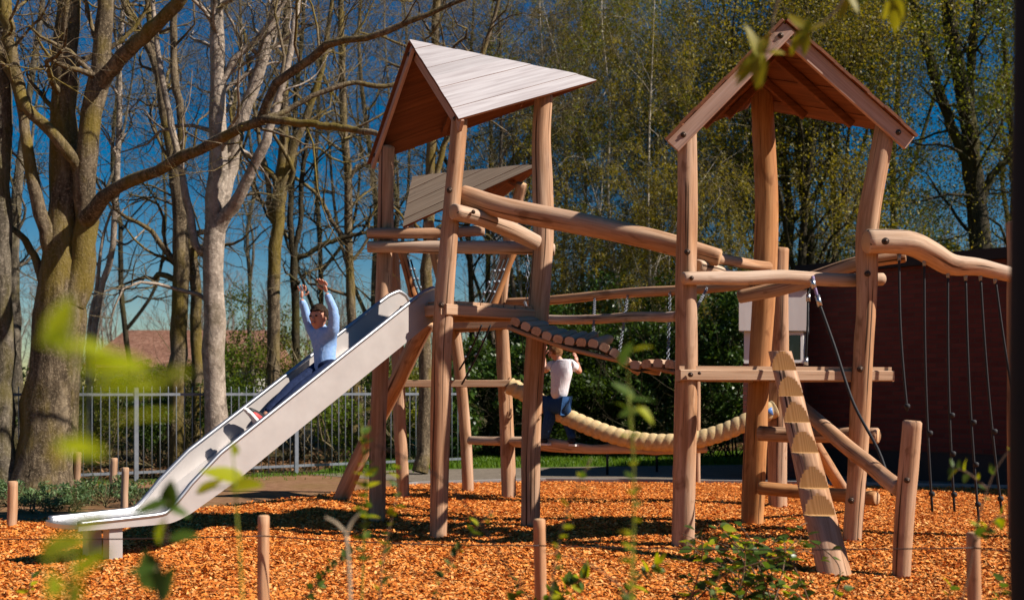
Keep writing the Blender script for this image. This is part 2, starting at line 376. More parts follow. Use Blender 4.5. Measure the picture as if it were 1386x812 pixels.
# edging board along the far side, path, lawn
mb = MB()
ex = np.linspace(-1.6, 10, 40)
for x0, x1 in zip(ex[:-1], ex[1:]): mb.beam((x0, yfar(x0)+.03, 0), (x1, yfar(x1)+.03, 0), .05, .09)
tag(mb.build('edging_strip', M['edging']), kind='structure')
sheet('path', M['path'], [(-1.35, 15.9), (.44, 15.93), (3.66, 15.46), (6.63, 14.72), (12, 13.6), (14, 13.2), (14, 22), (5.4, 19.9), (1.5, 19.2), (-1.8, 18.4), (-3.2, 17.4)], -.016)
sheet('lawn', M['lawn'], [(-3.2, 17.43), (-1.8, 18.43), (1.5, 19.23), (5.4, 19.93), (14, 22.03), (14, 30), (-3, 30)], -.018)
def blades(name, n, xr, yr, h, mat, label, mask=None, wdt=.006):
    x = rng.uniform(*xr, n); y = rng.uniform(*yr, n)
    if mask is not None: k_ = mask(x, y); x, y = x[k_], y[k_]
    n = len(x); yaw = rng.uniform(0, 6.28, n); hh = rng.uniform(.5, 1, n)*h; lean = rng.normal(0, .35, (n, 2))*hh[:, None]
    b0 = np.stack([x, y, np.full(n, -.015)], -1); s_ = np.stack([np.cos(yaw), np.sin(yaw), 0*yaw], -1)*wdt
    tip = b0+np.c_[lean, hh]; md = b0+np.c_[lean*.35, hh*.6]
    V = np.stack([b0-s_, b0+s_, md+s_*.8, md-s_*.8, tip], 1).reshape(-1, 3); k_ = np.arange(n)[:, None]*5
    tag(obj(name, V, [k_+[0, 1, 2, 3], k_+[3, 2, 4]], mat, origin=(0, 0, 0)), label, 'grass', kind='stuff')
def lawn_mask(x, y): return y > np.interp(x, [-3.2, -1.8, 1.5, 5.4, 14], [17.5, 18.5, 19.3, 20, 22.1])+rng.normal(0, .05, len(x))
blades('lawn_grass', 26000, (-3, 6), (17.6, 23), .10, M['grass'], 'bright green lawn grass beyond the asphalt path', lawn_mask, .010)
blades('verge_grass', 9000, (-7, -1), (12.5, 18), .06, M['grass'], 'sparse grass along the foot of the railing fence',
       lambda x, y: (np.abs(y-(15.1+(x+7)*.722)+.35+rng.normal(0, .35, len(x))) < .7) & (snoise(x, y, 9, 2) > -.4), .008)
# low leaf litter behind the fence
n = 26000; x = rng.uniform(-14, 8, n); y = 15.4+np.maximum(0, (x+7)*.722)+rng.exponential(3.5, n)+.3
kp = ~((x > -3) & (y > 17) & (y < 21)); x, y = x[kp], y[kp]; n = len(x)
yaw = rng.uniform(0, 6.28, n); s_ = rng.uniform(.025, .05, n)[:, None]; tl = rng.normal(0, .5, n)
a = np.stack([np.cos(yaw)*np.cos(tl), np.sin(yaw)*np.cos(tl), np.sin(tl)], -1)*s_; b = np.stack([-np.sin(yaw), np.cos(yaw), .4*np.sin(yaw*3)], -1)*s_*.6
c0 = np.stack([x, y, rng.uniform(-.02, .03, n)], -1); k = np.arange(n)[:, None]*4
tag(obj('leaf_litter', np.stack([c0-a, c0-b, c0+a, c0+b], 1).reshape(-1, 3), [k+[0, 1, 2, 3]], M['litter'], origin=(0, 0, 0)), 'dry brown leaves lying on the wood floor', 'leaf litter', kind='stuff')

# ------------------------------------------------------------------ building
def brick_mat():
    q = N('brick_wall'); tc = q.n('ShaderNodeTexCoord'); mp = q.n('ShaderNodeMapping'); q.l(tc.outputs['UV'], mp.inputs['Vector'])
    bt = q.n('ShaderNodeTexBrick'); q.l(mp.outputs[0], bt.inputs['Vector'])
    bt.inputs['Scale'].default_value = 1; bt.inputs['Brick Width'].default_value = .22; bt.inputs['Row Height'].default_value = .068
    bt.inputs['Mortar Size'].default_value = .008; bt.inputs['Mortar Smooth'].default_value = .2
    bt.inputs['Color1'].default_value = (.13, .034, .026, 1); bt.inputs['Color2'].default_value = (.085, .022, .018, 1); bt.inputs['Mortar'].default_value = (.065, .04, .034, 1)
    nz = q.noise(q.coord('Position'), 4, 4); c = q.mix(q.ramp(nz, [(.4, W0), (.8, (.5, .5, .5))]), bt.outputs['Color'], (.10, .035, .03))
    inv = q.n('ShaderNodeMath', operation='SUBTRACT'); inv.inputs[0].default_value = 1; q.l(bt.outputs['Fac'], inv.inputs[1])
    q.bump(inv.outputs[0], .7, .01); return q.done(c, .85, .2)
M['brick'] = brick_mat()
M['roof_felt'] = N('roof_felt').done((.018, .017, .018), .8)
q = N('white_panel'); nz = q.noise(q.coord('Position', (1, 1, .3)), 5, 4); M['panel'] = q.done(q.ramp(nz, [(.3, (.56, .50, .47)), (.7, (.64, .59, .56))]), .6)
M['frame_white'] = N('frame_white').done((.72, .70, .68), .5)
M['glass'] = N('window_glass').done((.01, .012, .014), .04, .6)
M['plinth'] = N('plinth').done((.03, .028, .028), .8)
def wall_uv(o, d):
    me = o.data; uv = me.uv_layers.new(name='UVMap')
    for li in me.loops:
        p = o.location+me.vertices[li.vertex_index].co; uv.data[li.index].uv = (p.x*d[0]+p.y*d[1], p.z)
BC = np.array([4.64, 17.5]); WD = np.array([.72, -.694]); NB = np.array([.694, .72])
bt_ = thing('brick_building', (BC[0]+3, BC[1]-1, 0), 'dark red brick building with flat black roof beyond the climbing ropes', 'building')
def bprism(a, b, d, z0, z1, ins=0):
    p = [BC+WD*a+NB*ins, BC+WD*b+NB*ins, BC+WD*b+NB*d, BC+WD*a+NB*d]
    return [(*v, z0) for v in p], [(*v, z1) for v in p]
o = MB().prism(*bprism(0, 12, 7, .40, 3.12)).build('wall', M['brick'], bt_); 
def _uv(o, d):
    me = o.data; uv = me.uv_layers.new(name='UVMap'); w_ = WL[o.name]
    for li in me.loops:
        p = w_+me.vertices[li.vertex_index].co; uv.data[li.index].uv = (p.x*d[0]+p.y*d[1], p.z)
_uv(o, WD)
MB().prism(*bprism(.02, 12, 7, -.05, .40, .012)).build('plinth', M['plinth'], bt_)
MB().prism(*bprism(-.12, 12.1, 7.1, 3.12, 3.27, -.12)).build('roof', M['roof_felt'], bt_)
an = thing('annex', (3.9, 17.2, 0), 'low white panelled annex with a small window beside the brick wall', 'building')
def para(x0, x1, y0, y1, z0, z1, sk=.5):
    p = [(x0, y0), (x1, y0), (x1+sk, y1), (x0+sk, y1)]
    return MB().prism([(*v, z0) for v in p], [(*v, z1) for v in p])
o = para(3.44, 4.34, 16.5, 18.0, -.05, 1.70).build('wall', M['brick'], an); _uv(o, (1, 0))
para(3.45, 4.33, 16.48, 18.0, 1.70, 2.18).build('window_band', M['frame_white'], an)
para(3.35, 4.37, 16.36, 18.1, 2.18, 2.78).build('fascia_panel', M['panel'], an)
para(3.33, 4.39, 16.33, 18.12, 2.78, 2.83).build('roof', M['roof_felt'], an)
wn = MB().box((3.92, 16.43, 1.71), (4.32, 16.478, 1.75)).box((3.92, 16.43, 2.12), (4.32, 16.478, 2.17)).box((3.92, 16.43, 1.75), (3.96, 16.478, 2.12)).box((4.28, 16.43, 1.75), (4.32, 16.478, 2.12)).build('window', M['frame_white'], an)
MB().box((3.96, 16.455, 1.75), (4.28, 16.475, 2.12)).build('pane', M['glass'], wn)
# far bungalow roof glimpsed over the fence
M['tile_roof'] = ground_mat('roof_tiles', [(.3, (.13, .06, .04)), (.5, (.24, .12, .08)), (.75, (.36, .22, .16))], 6, .8, .08)
M['render_wall'] = N('house_wall').done((.45, .42, .38), .8)
hs = thing('bungalow', (-15, 47, 0), 'distant bungalow with a reddish brown roof behind the railing fence', 'house')
MB().box((-17.2, 46, -.05), (-10.6, 52, 2.35)).build('wall', M['render_wall'], hs)
MB().add([(-17.7, 45.4, 2.3), (-10.1, 45.4, 2.3), (-10.1, 52.6, 2.3), (-17.7, 52.6, 2.3), (-17.1, 49, 4.0), (-10.6, 49, 4.0)],
         [(0, 1, 5, 4), (2, 3, 4, 5), (1, 2, 5), (3, 0, 4), (3, 2, 1, 0)]).build('roof', M['tile_roof'], hs)
for x in (-16.5, -14.4, -12.4):
    wnd = MB().box((x, 45.9, .9), (x+1.2, 46.02, 2.0)).build('window', M['frame_white'], hs)
    MB().box((x+.1, 45.86, 1.0), (x+1.1, 45.95, 1.9)).build('pane', M['glass'], wnd)

# ------------------------------------------------------------------ railing fence
FA, FB = np.array([-9.2, 13.5]), np.array([-.9, 19.5]); fd = unit(FB-FA); FLn = np.linalg.norm(FB-FA)
fe = thing('railing_fence', (*((FA+FB)/2), -.02), 'grey steel railing fence with upright bars in front of the trees', 'fence')
def fp(s, z): return np.array([*(FA+fd*s), z])
for z in (1.24, .10):
    MB().beam(fp(0, z), fp(FLn, z), .012, .04).build('rail', M['galv'], fe)
s0 = None
V, Fq, caps, gc_ = tube(np.array([[0, 0, 0], [0, 0, .65], [0, 0, 1.33], [0, 0, 1.36]]), [.008, .008, .008, .003], 6)
barme = raw_mesh('bar', V, [Fq, np.array(caps)], M['galv'], True)
pb = MB().box((-.03, -.02, 0), (.03, .02, 1.36)); V = np.concatenate(pb.V); postme = raw_mesh('fence_post', V, [np.array(pb.F[4])], M['galv'])
sp = 1.10   # first post sits near the big tree
post_s = [s for s in np.arange(sp+.95, FLn, 2.53)]
for s in post_s: 
    o = inst('post', postme, fe, fp(s, -.02)); o.rotation_euler.z = math.atan2(fd[1], fd[0])
for s in np.arange(.05, FLn, .122):
    if min(abs(s-p) for p in post_s) > .05: inst('bar', barme, fe, fp(s, .0))

# ------------------------------------------------------------------ towers
def bolt(parent, p, r=.017, dirv=(0, -1, 0)):
    p = V3(p); d = unit(V3(dirv)); 
    MB().tube([p-d*.02, p+d*.004, p+d*.006], [r*1.5, r*1.5, r*1.2], 10).tube([p+d*.006, p+d*.014], [r*.8, r*.7], 6).build('bolt', M['bolt'], parent, True)
def roof_plane(parent, A, E, B, nplk, top, ups, th=.024):
    """planks parallel to the eave E-B, stacked up to the ridge A-B"""
    A, E, B = V3(A), V3(E), V3(B); nrm = unit(np.cross(E-A, B-A)); 
    if nrm[2] < 0: nrm = -nrm
    g = np.random.default_rng(int(abs(A[0]*1000)+abs(E[1]*100)))
    ts = np.linspace(0, 1, nplk+1)
    for i in range(nplk):
        t0, t1 = ts[i], ts[i+1]+.008
        if i == nplk-1: t1 = .992
        dz = g.normal(0, .0025)
        a0, a1 = E+(A-E)*t0, E+(A-E)*t1; b0, b1 = B+(A-B)*t0, B+(A-B)*t1
        if i == 0: b0 = b0+(a0-b0)*.03
        jit = g.normal(0, .0012)
        a0 = a0+unit(a0-b0)*jit; a1 = a1+unit(a1-b1)*jit
        lo = [a0, b0, b1, a1]
        if np.dot(np.cross(b0-a0, b1-b0), nrm) < 0: lo = lo[::-1]
        lift = nrm*(.005*(1 if i % 2 else 0)+.2*dz)
        lo = [p+lift for p in lo]; hi = [p+nrm*th for p in lo]
        mb = MB().prism(lo, hi); V = np.concatenate(mb.V)
        o = obj('plank', V, [np.array(mb.F[4])], [ups, top], parent)
        nn = [f.normal.dot(Vector(nrm)) for f in o.data.polygons]
        o.data.polygons.foreach_set('material_index', [1 if x > .9 else 0 for x in nn])
    return nrm
def make_roof(tower, A, E1, E2, B, top, n1=8, n2=8, board=.12, rafters=(.32, .64)):
    A, E1, E2, B = map(V3, (A, E1, E2, B))
    mb = MB(); n1v = unit(np.cross(E1-A, B-A)); n1v *= np.sign(n1v[2]); n2v = unit(np.cross(E2-A, B-A)); n2v *= np.sign(n2v[2])
    for f in rafters:
        for E, nv in ((E1, n1v), (E2, n2v)):
            r0, r1 = A+(B-A)*f, E+(B-E)*f
            mb.beam(r0-nv*.035, r1-nv*.035+unit(r0-r1)*.075, .045, .068, nv)
    rf = mb.build('roof', M['plank_under'], tower)
    roof_plane(rf, A, E1, B, n1, top, M['plank_under']); roof_plane(rf, A, E2, B, n2, top, M['plank_under'])
    for E, nv in ((E1, n1v), (E2, n2v)):
        bdir = unit(B-(E1+E2)/2)*np.array([1, 1, 0]); bdir = unit(bdir)
        a, e = A+bdir*.05, E+bdir*.05
        bb = MB().beam(a-nv*(board/2+.003)+unit(e-a)*.02, e-nv*(board/2+.003)-unit(e-a)*.015, .035, board, nv).build('barge_board', M['board'], rf)
        for t in (.08, .9): bolt(tower, a+(e-a)*t-nv*(board/2)-bdir*.02, .016, -bdir)
    return rf
def tri_deck(tower, P, z, n=9, beamh=.10, inset=0):
    """triangular deck: three edge beams and planks parallel to P0-P1"""
    P = [V3((*p, z)) for p in P]
    for i in range(3):
        a, b = P[i], P[(i+1) % 3]
        MB().beam(a-[0, 0, beamh/2+.002*i], b-[0, 0, beamh/2+.002*i], .07, beamh).build('deck_beam', M['deck'], tower)
    ts = np.linspace(0, .95, n+1)
    for i in range(n):
        t0, t1 = ts[i]+.004, ts[i+1]-.004
        lo = [P[0]+(P[2]-P[0])*t0, P[1]+(P[2]-P[1])*t0, P[1]+(P[2]-P[1])*t1, P[0]+(P[2]-P[0])*t1]
        lo = [p+V3((0, 0, .001)) for p in lo]
        if np.cross((lo[1]-lo[0])[:2], (lo[2]-lo[1])[:2]) < 0: lo = lo[::-1]
        MB().prism(lo, [p+V3((0, 0, .030)) for p in lo]).build('deck_plank', M['deck'], tower)

def sink(path, d=.18):      # run a post a little below the surface
    path = [V3(p) for p in path]; path[0] = path[0]-V3((0, 0, d)); return path
def post(tower, L, wpx, mats=LOG, dz=.0, name='post', lump=.055):
    Y = L[0][2] if len(L[0]) == 3 else None
    pts = sink([at(*p) for p in L]); r = [w_/2/F*p[2] for w_, p in zip(wpx if isinstance(wpx, (list, tuple)) else [wpx]*len(L), L)]
    return log(name, pts, r, tower, mats, lump)

# --- front left tower with the slide
YA1, YA2, YA3 = 10.9, 9.9, 10.6
tA = thing('play_tower', (*((gr(510, 706)+gr(593, 724)+gr(717, 711))/3)[:2], 0), 'log play tower with pale weathered roof that the steel slide starts from', 'play tower', 'log towers of the climbing frame')
A1 = post(tA, [(510, 706, 10.9), (512, 600, 10.9), (517, 450, 10.9), (520, 330, 10.9), (524, 198, 10.9)], [22, 22, 21, 21, 20])
A2 = post(tA, [(592, 725, 9.9), (595, 600, 9.9), (598, 480, 9.9), (603, 400, 9.9), (611, 290, 9.9), (617, 220, 9.9), (622, 160, 9.9)], [24, 26, 26, 25, 24, 23, 23])
A3 = post(tA, [(717, 711, 10.6), (720, 600, 10.6), (725, 480, 10.6), (731, 380, 10.6), (735, 320, 10.6), (734, 250, 10.6), (733, 190, 10.6), (736, 128, 10.6)], [26, 27, 28, 28, 27, 26, 25, 24])
for px, py in ((611, 260), (600, 414)): bolt(A2, at(px-2, py, 9.9)-V3((0, .085, 0)))
EA1, EA2 = at(620, 164, 9.72), at(497, 223, 11.05); AA = at(553, 57, 10.38); BA = at(812, 110, 10.85)
make_roof(tA, AA, EA1, EA2, BA, M['plank_top'])
log('beam', [at(497, 316, 10.72), at(570, 315, 10.76), at(655, 312, 10.9)], .052, tA, LOG)
log('beam', [at(497, 334, 10.76), at(600, 334, 10.78), at(680, 335, 10.76), at(751, 338, 10.76)], [.056, .06, .062, .058], tA, LOGP)
o = log('beam', [at(613, 285, 9.72), at(650, 296, 9.95), at(690, 312, 10.2), at(726, 329, 10.46)], [.066, .06, .07, .072], tA, LOGP, lump=.09)
bolt(o, at(641, 288, 9.8)-V3((0, .05, 0)), .012)
dA = [(-1.45, 10.62), (-.52, 9.78), (.30, 10.62)]
tri_deck(tA, [(-1.42, 10.98), (-.60, 9.83), (.28, 10.60)], 2.06, 8)

# --- back left tower on leaning posts
tC = thing('play_tower', (*gr(625, 671)[:2], 0), 'small log tower on splayed posts with brown roof, behind the slide tower', 'play tower', 'log towers of the climbing frame')
post(tC, [(547, 674, 13.3), (541, 540, 13.3), (535, 420, 13.25), (530, 312, 13.2)], [17, 17, 16, 15])
C2 = post(tC, [(634, 667, 14.0), (627, 540, 14.0), (613, 440, 13.9), (590, 350, 13.8), (580, 300, 13.8)], [15, 15, 16, 15, 14])
C3 = post(tC, [(688, 675, 13.3), (685, 560, 13.3), (681, 470, 13.3), (679, 400, 13.2), (690, 320, 13.0), (706, 248, 12.75)], [20, 19, 18, 17, 17, 16])
log('brace', [gr(455, 675)-V3((0, 0, .15)), at(500, 590, 12.9), at(545, 500, 12.3), at(580, 432, 11.8)], .095, tC, LOG)
log('brace', [at(664, 420, 12.9), at(680, 378, 12.9), at(696, 336, 12.85)], .055, tC, LOGR)
log('brace', [at(560, 402, 13.0), at(550, 365, 13.0), at(541, 330, 13.0)], .05, tC, LOGR)
MB().beam(at(536, 519, 13.1), at(705, 519, 13.15), .06, .085).build('step_beam', M['deck'], tC)
make_roof(tC, at(559, 241, 13.6), at(546, 309, 12.75), at(650, 292, 14.3), at(736, 223, 12.5), M['plank_top2'], 7, 7)
tri_deck(tC, [at(535, 420, 13.2)[:2], at(695, 420, 13.0)[:2], at(613, 440, 13.95)[:2]], 2.12, 6)
# climbing net between the two towers: black ropes with pale clamps
nt_ = thing('rope_net', at(600, 440, 12.2), 'black rope net strung up inside the tower with splayed posts', 'rope net')
for a, b in (((552, 352, 12.9), (568, 404, 12.4)), ((556, 352, 12.9), (574, 404, 12.4)), ((682, 352, 12.8), (655, 412, 12.4)), ((676, 352, 12.8), (647, 414, 12.4)), ((688, 350, 12.8), (661, 414, 12.4)), ((664, 440, 12.2), (625, 520, 12.6)), ((652, 440, 12.2), (622, 500, 12.6))):
    a, b = at(*a), at(*b); m = 14; P = a+(b-a)*np.linspace(0, 1, m)[:, None]; P[:, 2] -= .03*np.sin(np.linspace(0, math.pi, m))
    rp = MB().tube(P, .011, 6).build('rope', M['rope_black'], nt_, True)
    for t in (.25, .5, .72):
        c = a+(b-a)*t; MB().tube([c-(b-a)*.02, c+(b-a)*.02], .017, 8).build('clamp', M['galv'], rp, True)

# --- right tower
tB = thing('play_tower', (*((gr(924, 741)+gr(1153, 736)+gr(1018, 713))/3)[:2], 0), 'log play tower with open gable roof in front of the brick building', 'play tower', 'log towers of the climbing frame')
B1 = post(tB, [(924, 741, 9.14), (926, 600, 9.14), (929, 480, 9.14), (930, 380, 9.14), (931, 280, 9.14), (930, 172, 9.14)], [30, 31, 30, 30, 28, 26])
B3 = post(tB, [(1153, 736, 9.37), (1160, 640, 9.37), (1167, 500, 9.37), (1172, 400, 9.37), (1174, 310, 9.37), (1184, 240, 9.37), (1198, 170, 9.37)], [25, 27, 28, 28, 28, 27, 25], lump=.07)
B2 = post(tB, [(1018, 714, 10.5), (1023, 600, 10.5), (1028, 480, 10.5), (1034, 380, 10.5), (1037, 280, 10.5), (1034, 180, 10.5), (1031, 104, 10.5)], [28, 31, 32, 32, 31, 28, 27], LOGR)
for px, py, p_, Yp in ((928, 343, B1, 9.14), (917, 513, B1, 9.14), (1170, 372, B3, 9.37), (1160, 500, B3, 9.37), (1148, 676, B3, 9.37), (1024, 558, B2, 10.5)):
    bolt(p_, at(px, py, Yp)-V3((0, .088, 0)))
EB1, EB2, AB, BB = at(902, 191, 9.0), at(1241, 186, 9.25), at(1063, 27, 9.05), at(1015, 146, 11.0)
make_roof(tB, AB, EB1, EB2, BB, M['plank_top'], board=.125, rafters=(.30, .58))
o = log('beam', [at(924, 377, 8.98), at(1000, 377, 9.15), at(1060, 374, 9.28), at(1130, 378, 9.45), at(1196, 378, 9.55)], [.052, .058, .06, .058, .055], tB, LOGP); bolt(o, at(935, 377, 8.98)-V3((0, .045, 0)), .012)
log('beam', [at(999, 402, 10.2), at(1060, 388, 10.05), at(1100, 376, 9.9), at(1160, 356, 9.68), at(1226, 346, 9.55)], [.062, .068, .066, .062, .058], tB, LOG)
log('beam', [at(944, 359, 9.22), at(985, 372, 9.7), at(1010, 380, 10.25)], [.052, .05, .05], tB, LOGP)
log('beam', [at(1026, 586, 10.25), at(1090, 589, 10.05), at(1189, 590, 9.62)], .068, tB, LOG)
log('beam', [at(1026, 660, 10.3), at(1100, 666, 10.1), at(1187, 674, 9.62)], .062, tB, LOGR)
tri_deck(tB, [(1.36, 9.02), (3.27, 9.53), (2.35, 10.62)], 1.46, 9, .09)
bolt(B1, at(934, 507, 9.0)-V3((0, .03, 0)), .014); bolt(B1, at(946, 505, 9.0)-V3((0, .03, 0)), .009)
B4 = log('post', sink([gr(1053, 683), at(1053, 560, 12.6), at(1054, 440, 12.6), at(1056, 336, 12.6)]), [.105, .11, .105, .10], tB, LOG)
log('post', sink([at(944, 652, 15.5), at(943, 560, 15.5), at(943, 500, 15.5)]), .047, tB, LOG)

# --- connecting logs (each one a thing)
o = log('handrail_log', pxpath([(625, 263, 10.03), (680, 281, 9.9), (760, 298, 9.75), (850, 318, 9.55), (916, 333, 9.4), (975, 349, 9.3)]), [.088, .095, .095, .092, .088, .072], None, LOG, lump=.05)
tag(o, 'thick log sloping from the slide tower down to the gabled tower', 'log', 'logs linking the towers')
o = log('handrail_log', pxpath([(968, 350, 9.5), (1010, 357, 9.95), (1040, 361, 10.32)]), .048, None, LOG)
tag(o, 'short thin log just past the lower end of the thick sloping log', 'log', 'logs linking the towers')
o = log('handrail_log', pxpath([(688, 409, 13.15), (760, 405, 12.5), (840, 398, 11.8), (912, 393, 11.2), (1018, 384, 10.62)]), [.05, .052, .052, .05, .048], None, LOG)
tag(o, 'upper brown handrail log behind the plank bridge', 'log', 'handrails of the bridge')
o = log('handrail_log', pxpath([(687, 426, 13.15), (740, 433, 12.2), (840, 430, 10.6), (916, 428, 9.24)]), [.055, .052, .045, .042], None, LOGP)
tag(o, 'lower pale handrail log behind the plank bridge', 'log', 'handrails of the bridge')

# --- suspension bridge of half-round planks on two cables
br = thing('plank_bridge', at(810, 480, 9.9), 'sagging rope bridge of wooden treads between the two tall towers', 'rope bridge')
bp = catmull(np.array([at(*p) for p in [(690, 433, 9.95), (717, 445, 9.9), (745, 457, 9.85), (775, 463, 9.8), (805, 466, 9.75), (828, 476, 9.7), (846, 488, 9.66), (862, 495, 9.62), (884, 492, 9.55), (914, 494, 9.45)]]), 40)
dd = np.r_[0, np.cumsum(np.linalg.norm(np.diff(bp, axis=0), axis=1))]; NP = 15
for i in range(NP):
    s = dd[-1]*(i+.5)/NP; c = np.array([np.interp(s, dd, bp[:, a]) for a in range(3)]); c2 = np.array([np.interp(s+.03, dd, bp[:, a]) for a in range(3)])
    t = unit(c2-c); across = unit(V3((.12, 1, .16 if i < 8 else -.04))); across = unit(across-t*np.dot(across, t)); u = unit(np.cross(t, across))*-1
    if u[2] < 0: u = -u
    h = dd[-1]/NP*.42; L_ = .62; prof = []
    prof = [(-h, .0), (-h*.9, .028), (-h*.45, .042), (h*.45, .042), (h*.9, .028), (h, 0), (h*.8, -.03), (-h*.8, -.03)]
    lo = [c+t*x+u*y for x, y in prof]; hi = [p+across*L_ for p in lo]
    MB().prism(lo, hi).build('tread', M['log_pale' if i % 2 else 'deck'], br)
for off in (.06, .56):
    P = bp+V3((.02, off, -.045+off*.12)); MB().tube(P, .016, 6).build('cable', M['rope_black'], br, True)
MB().tube([bp[0]+V3((-.02, .06, -.06)), bp[4]+V3((0, .06, -.06)), bp[14]+V3((0, .06, -.06)), bp[24]+V3((0, .06, -.06)), bp[-1]+V3((0, .06, -.06))], .022, 8).build('edge_rope', M['log'], br, True)
def link_chain(parent, a, b, r=.0075):
    a, b = V3(a), V3(b); L = np.linalg.norm(b-a); n_ = max(3, int(L/.05)); t = unit(b-a); s1 = unit(np.cross(t, V3((0, 1, .01)))); s2 = np.cross(t, s1); mb = MB()
    for i in range(n_):
        c = a+(b-a)*(i+.5)/n_; sd_ = s1 if i % 2 else s2; h = L/n_*.62
        ring = [c+t*h*math.cos(k)+sd_*.014*math.sin(k) for k in np.linspace(0, 2*math.pi, 9)]
        mb.tube(ring, r*.55, 4)
    return mb.build('chain', M['galv'], parent, True)
for a, b in (((710, 408, 12.9), (724, 446, 10.35)), ((805, 402, 12.1), (803, 464, 10.25)), ((850, 398, 11.7), (838, 478, 10.2)), ((907, 394, 11.2), (904, 488, 10.0)), ((958, 388, 10.95), (935, 432, 9.4)), ((714, 345, 10.5), (714, 405, 10.45))):
    link_chain(br, at(*a), at(*b))

# --- thick braided rope and balance beam behind
rp = np.array([at(*p) for p in [(690, 522, 13.1), (725, 540, 13.0), (765, 563, 12.85), (827, 588, 12.7), (880, 598, 12.6), (930, 597, 12.5), (975, 586, 12.45), (1010, 571, 12.4), (1048, 553, 12.45)]])
m = 420; P = catmull(rp, m); sides = 22; th = np.arange(sides)*2*math.pi/sides
s = np.r_[0, np.cumsum(np.linalg.norm(np.diff(P, axis=0), axis=1))]
ph = (s[:, None]/.098*2*math.pi+np.where(np.sin(th)[None] > 0, 1, -1)*2.0*np.abs(np.sin(th))[None])
mod = 1+.14*np.abs(np.sin(ph/2))**.6-.05*np.exp(-((np.abs(np.cos(th))[None]-1)/.1)**2)
V, Fq, caps, gc_ = tube(P, .090, sides, mod)
o = obj('thick_rope', V, [Fq, np.array(caps)], M['hemp'], None, True)
tag(o, 'thick pale braided rope hanging in a curve above the balance beam', 'rope'); o0 = o
o = log('balance_beam', pxpath([(636, 596, 13.85), (700, 598, 13.2), (752, 602, 12.9), (800, 608, 12.8), (850, 606, 12.7), (905, 608, 12.6), (957, 606, 12.55)]), [.055, .06, .075, .055, .065, .05, .055], None, LOGP, lump=.10)
tag(o, 'knobbly horizontal balance log the boy in jeans stands on', 'balance beam')
MB().tube([at(1034, 558, 12.40), at(1046, 556, 12.36)], [.05, .045], 12).build('end_cap', M['blue'], o0, True)
# thin stakes on the lawn edge
for px, py, sl_ in ((822, 641, 'under the middle of the balance log'), (889, 637, 'under the low point of the thick rope')):
    b0 = gr(px, py); o = MB().tube([b0-V3((0, 0, .05)), b0+V3((0, 0, .5))], .02, 8).build('stake', M['steel_dark'], None, True); tag(o, 'thin dark stake standing at the path edge '+sl_, 'stake', 'stakes by the path')

# --- ladder log with cut steps
def ladder():
    p0, p1 = gr(1130, 779), at(1056, 476, 8.85); g = np.random.default_rng(5)
    t = lambda z: (z-0)/(p1[2]-0)
    ax = lambda z: p0+(p1-p0)*t(z)
    rad = lambda z: .118-.03*t(z)
    sides = 28; th = np.arange(sides)*2*math.pi/sides; rows = []
    notch = []
    for px, py in ((1110, 694), (1101, 658), (1089, 610), (1077, 569), (1066, 534), (1056, 499)):
        zb = min(np.linspace(.05, p1[2], 400), key=lambda z: abs((HY-(ax(z)[2]-EYE)*F/ax(z)[1])-py-2))   # tread level
        notch.append((zb, zb+.155))
    zs = set(np.linspace(-.15, p1[2], 60).tolist())
    for a, b in notch: zs |= {a, *np.linspace(a+.001, b, 8).tolist()}
    zs = sorted(zs); V = []; gc = []
    front = V3((math.sin(-.08), -math.cos(.08), 0))
    for z in zs:
        c = ax(z); r = rad(z)*(1+.03*np.sin(5*z+2*th)+.02*np.sin(11*z+th))
        p = np.stack([c[0]+r*np.cos(th), c[1]+r*np.sin(th)*1.12, np.full(sides, z)], -1)
        for a, b in notch:
            if a < z <= b:
                pl = (ax(b)+front*rad(b)*1.10)@front      # vertical cutting plane
                d = p@front-pl; p = p-np.maximum(d, 0)[:, None]*front
        V.append(p); gc.append(np.stack([r*np.cos(th), r*np.sin(th), np.full(sides, z)], -1))
    V = np.array(V); m = len(zs); i = np.arange(m-1)[:, None]*sides; j = np.arange(sides)[None]; j2 = (j+1) % sides
    Fq = np.stack([i+j, i+j2, i+sides+j2, i+sides+j], -1).reshape(-1, 4)
    Vf = V.reshape(-1, 3); top = np.arange((m-1)*sides, m*sides)[None]
    o = obj('ladder_log', Vf, [Fq, top], [M['log'], M['notch'], M['end']], None, False, None, np.array(gc).reshape(-1, 3)+3.3, origin=p0)
    mi = []
    for f in o.data.polygons:
        nrm = f.normal; zc = f.center.z+p0[2]
        inn = any(a < zc < b for a, b in notch)
        flat = nrm.dot(Vector(front)) > .985 and inn
        mi.append(1 if (flat or (nrm.z > .8 and zc < p1[2]-.02)) else (2 if nrm.z > .8 else 0))
    o.data.polygons.foreach_set('material_index', mi)
    for f, k in zip(o.data.polygons, mi): f.use_smooth = (k == 0)
    tag(o, 'leaning log with cut steps up to the gabled tower deck', 'log ladder')
    return o
lad = ladder()
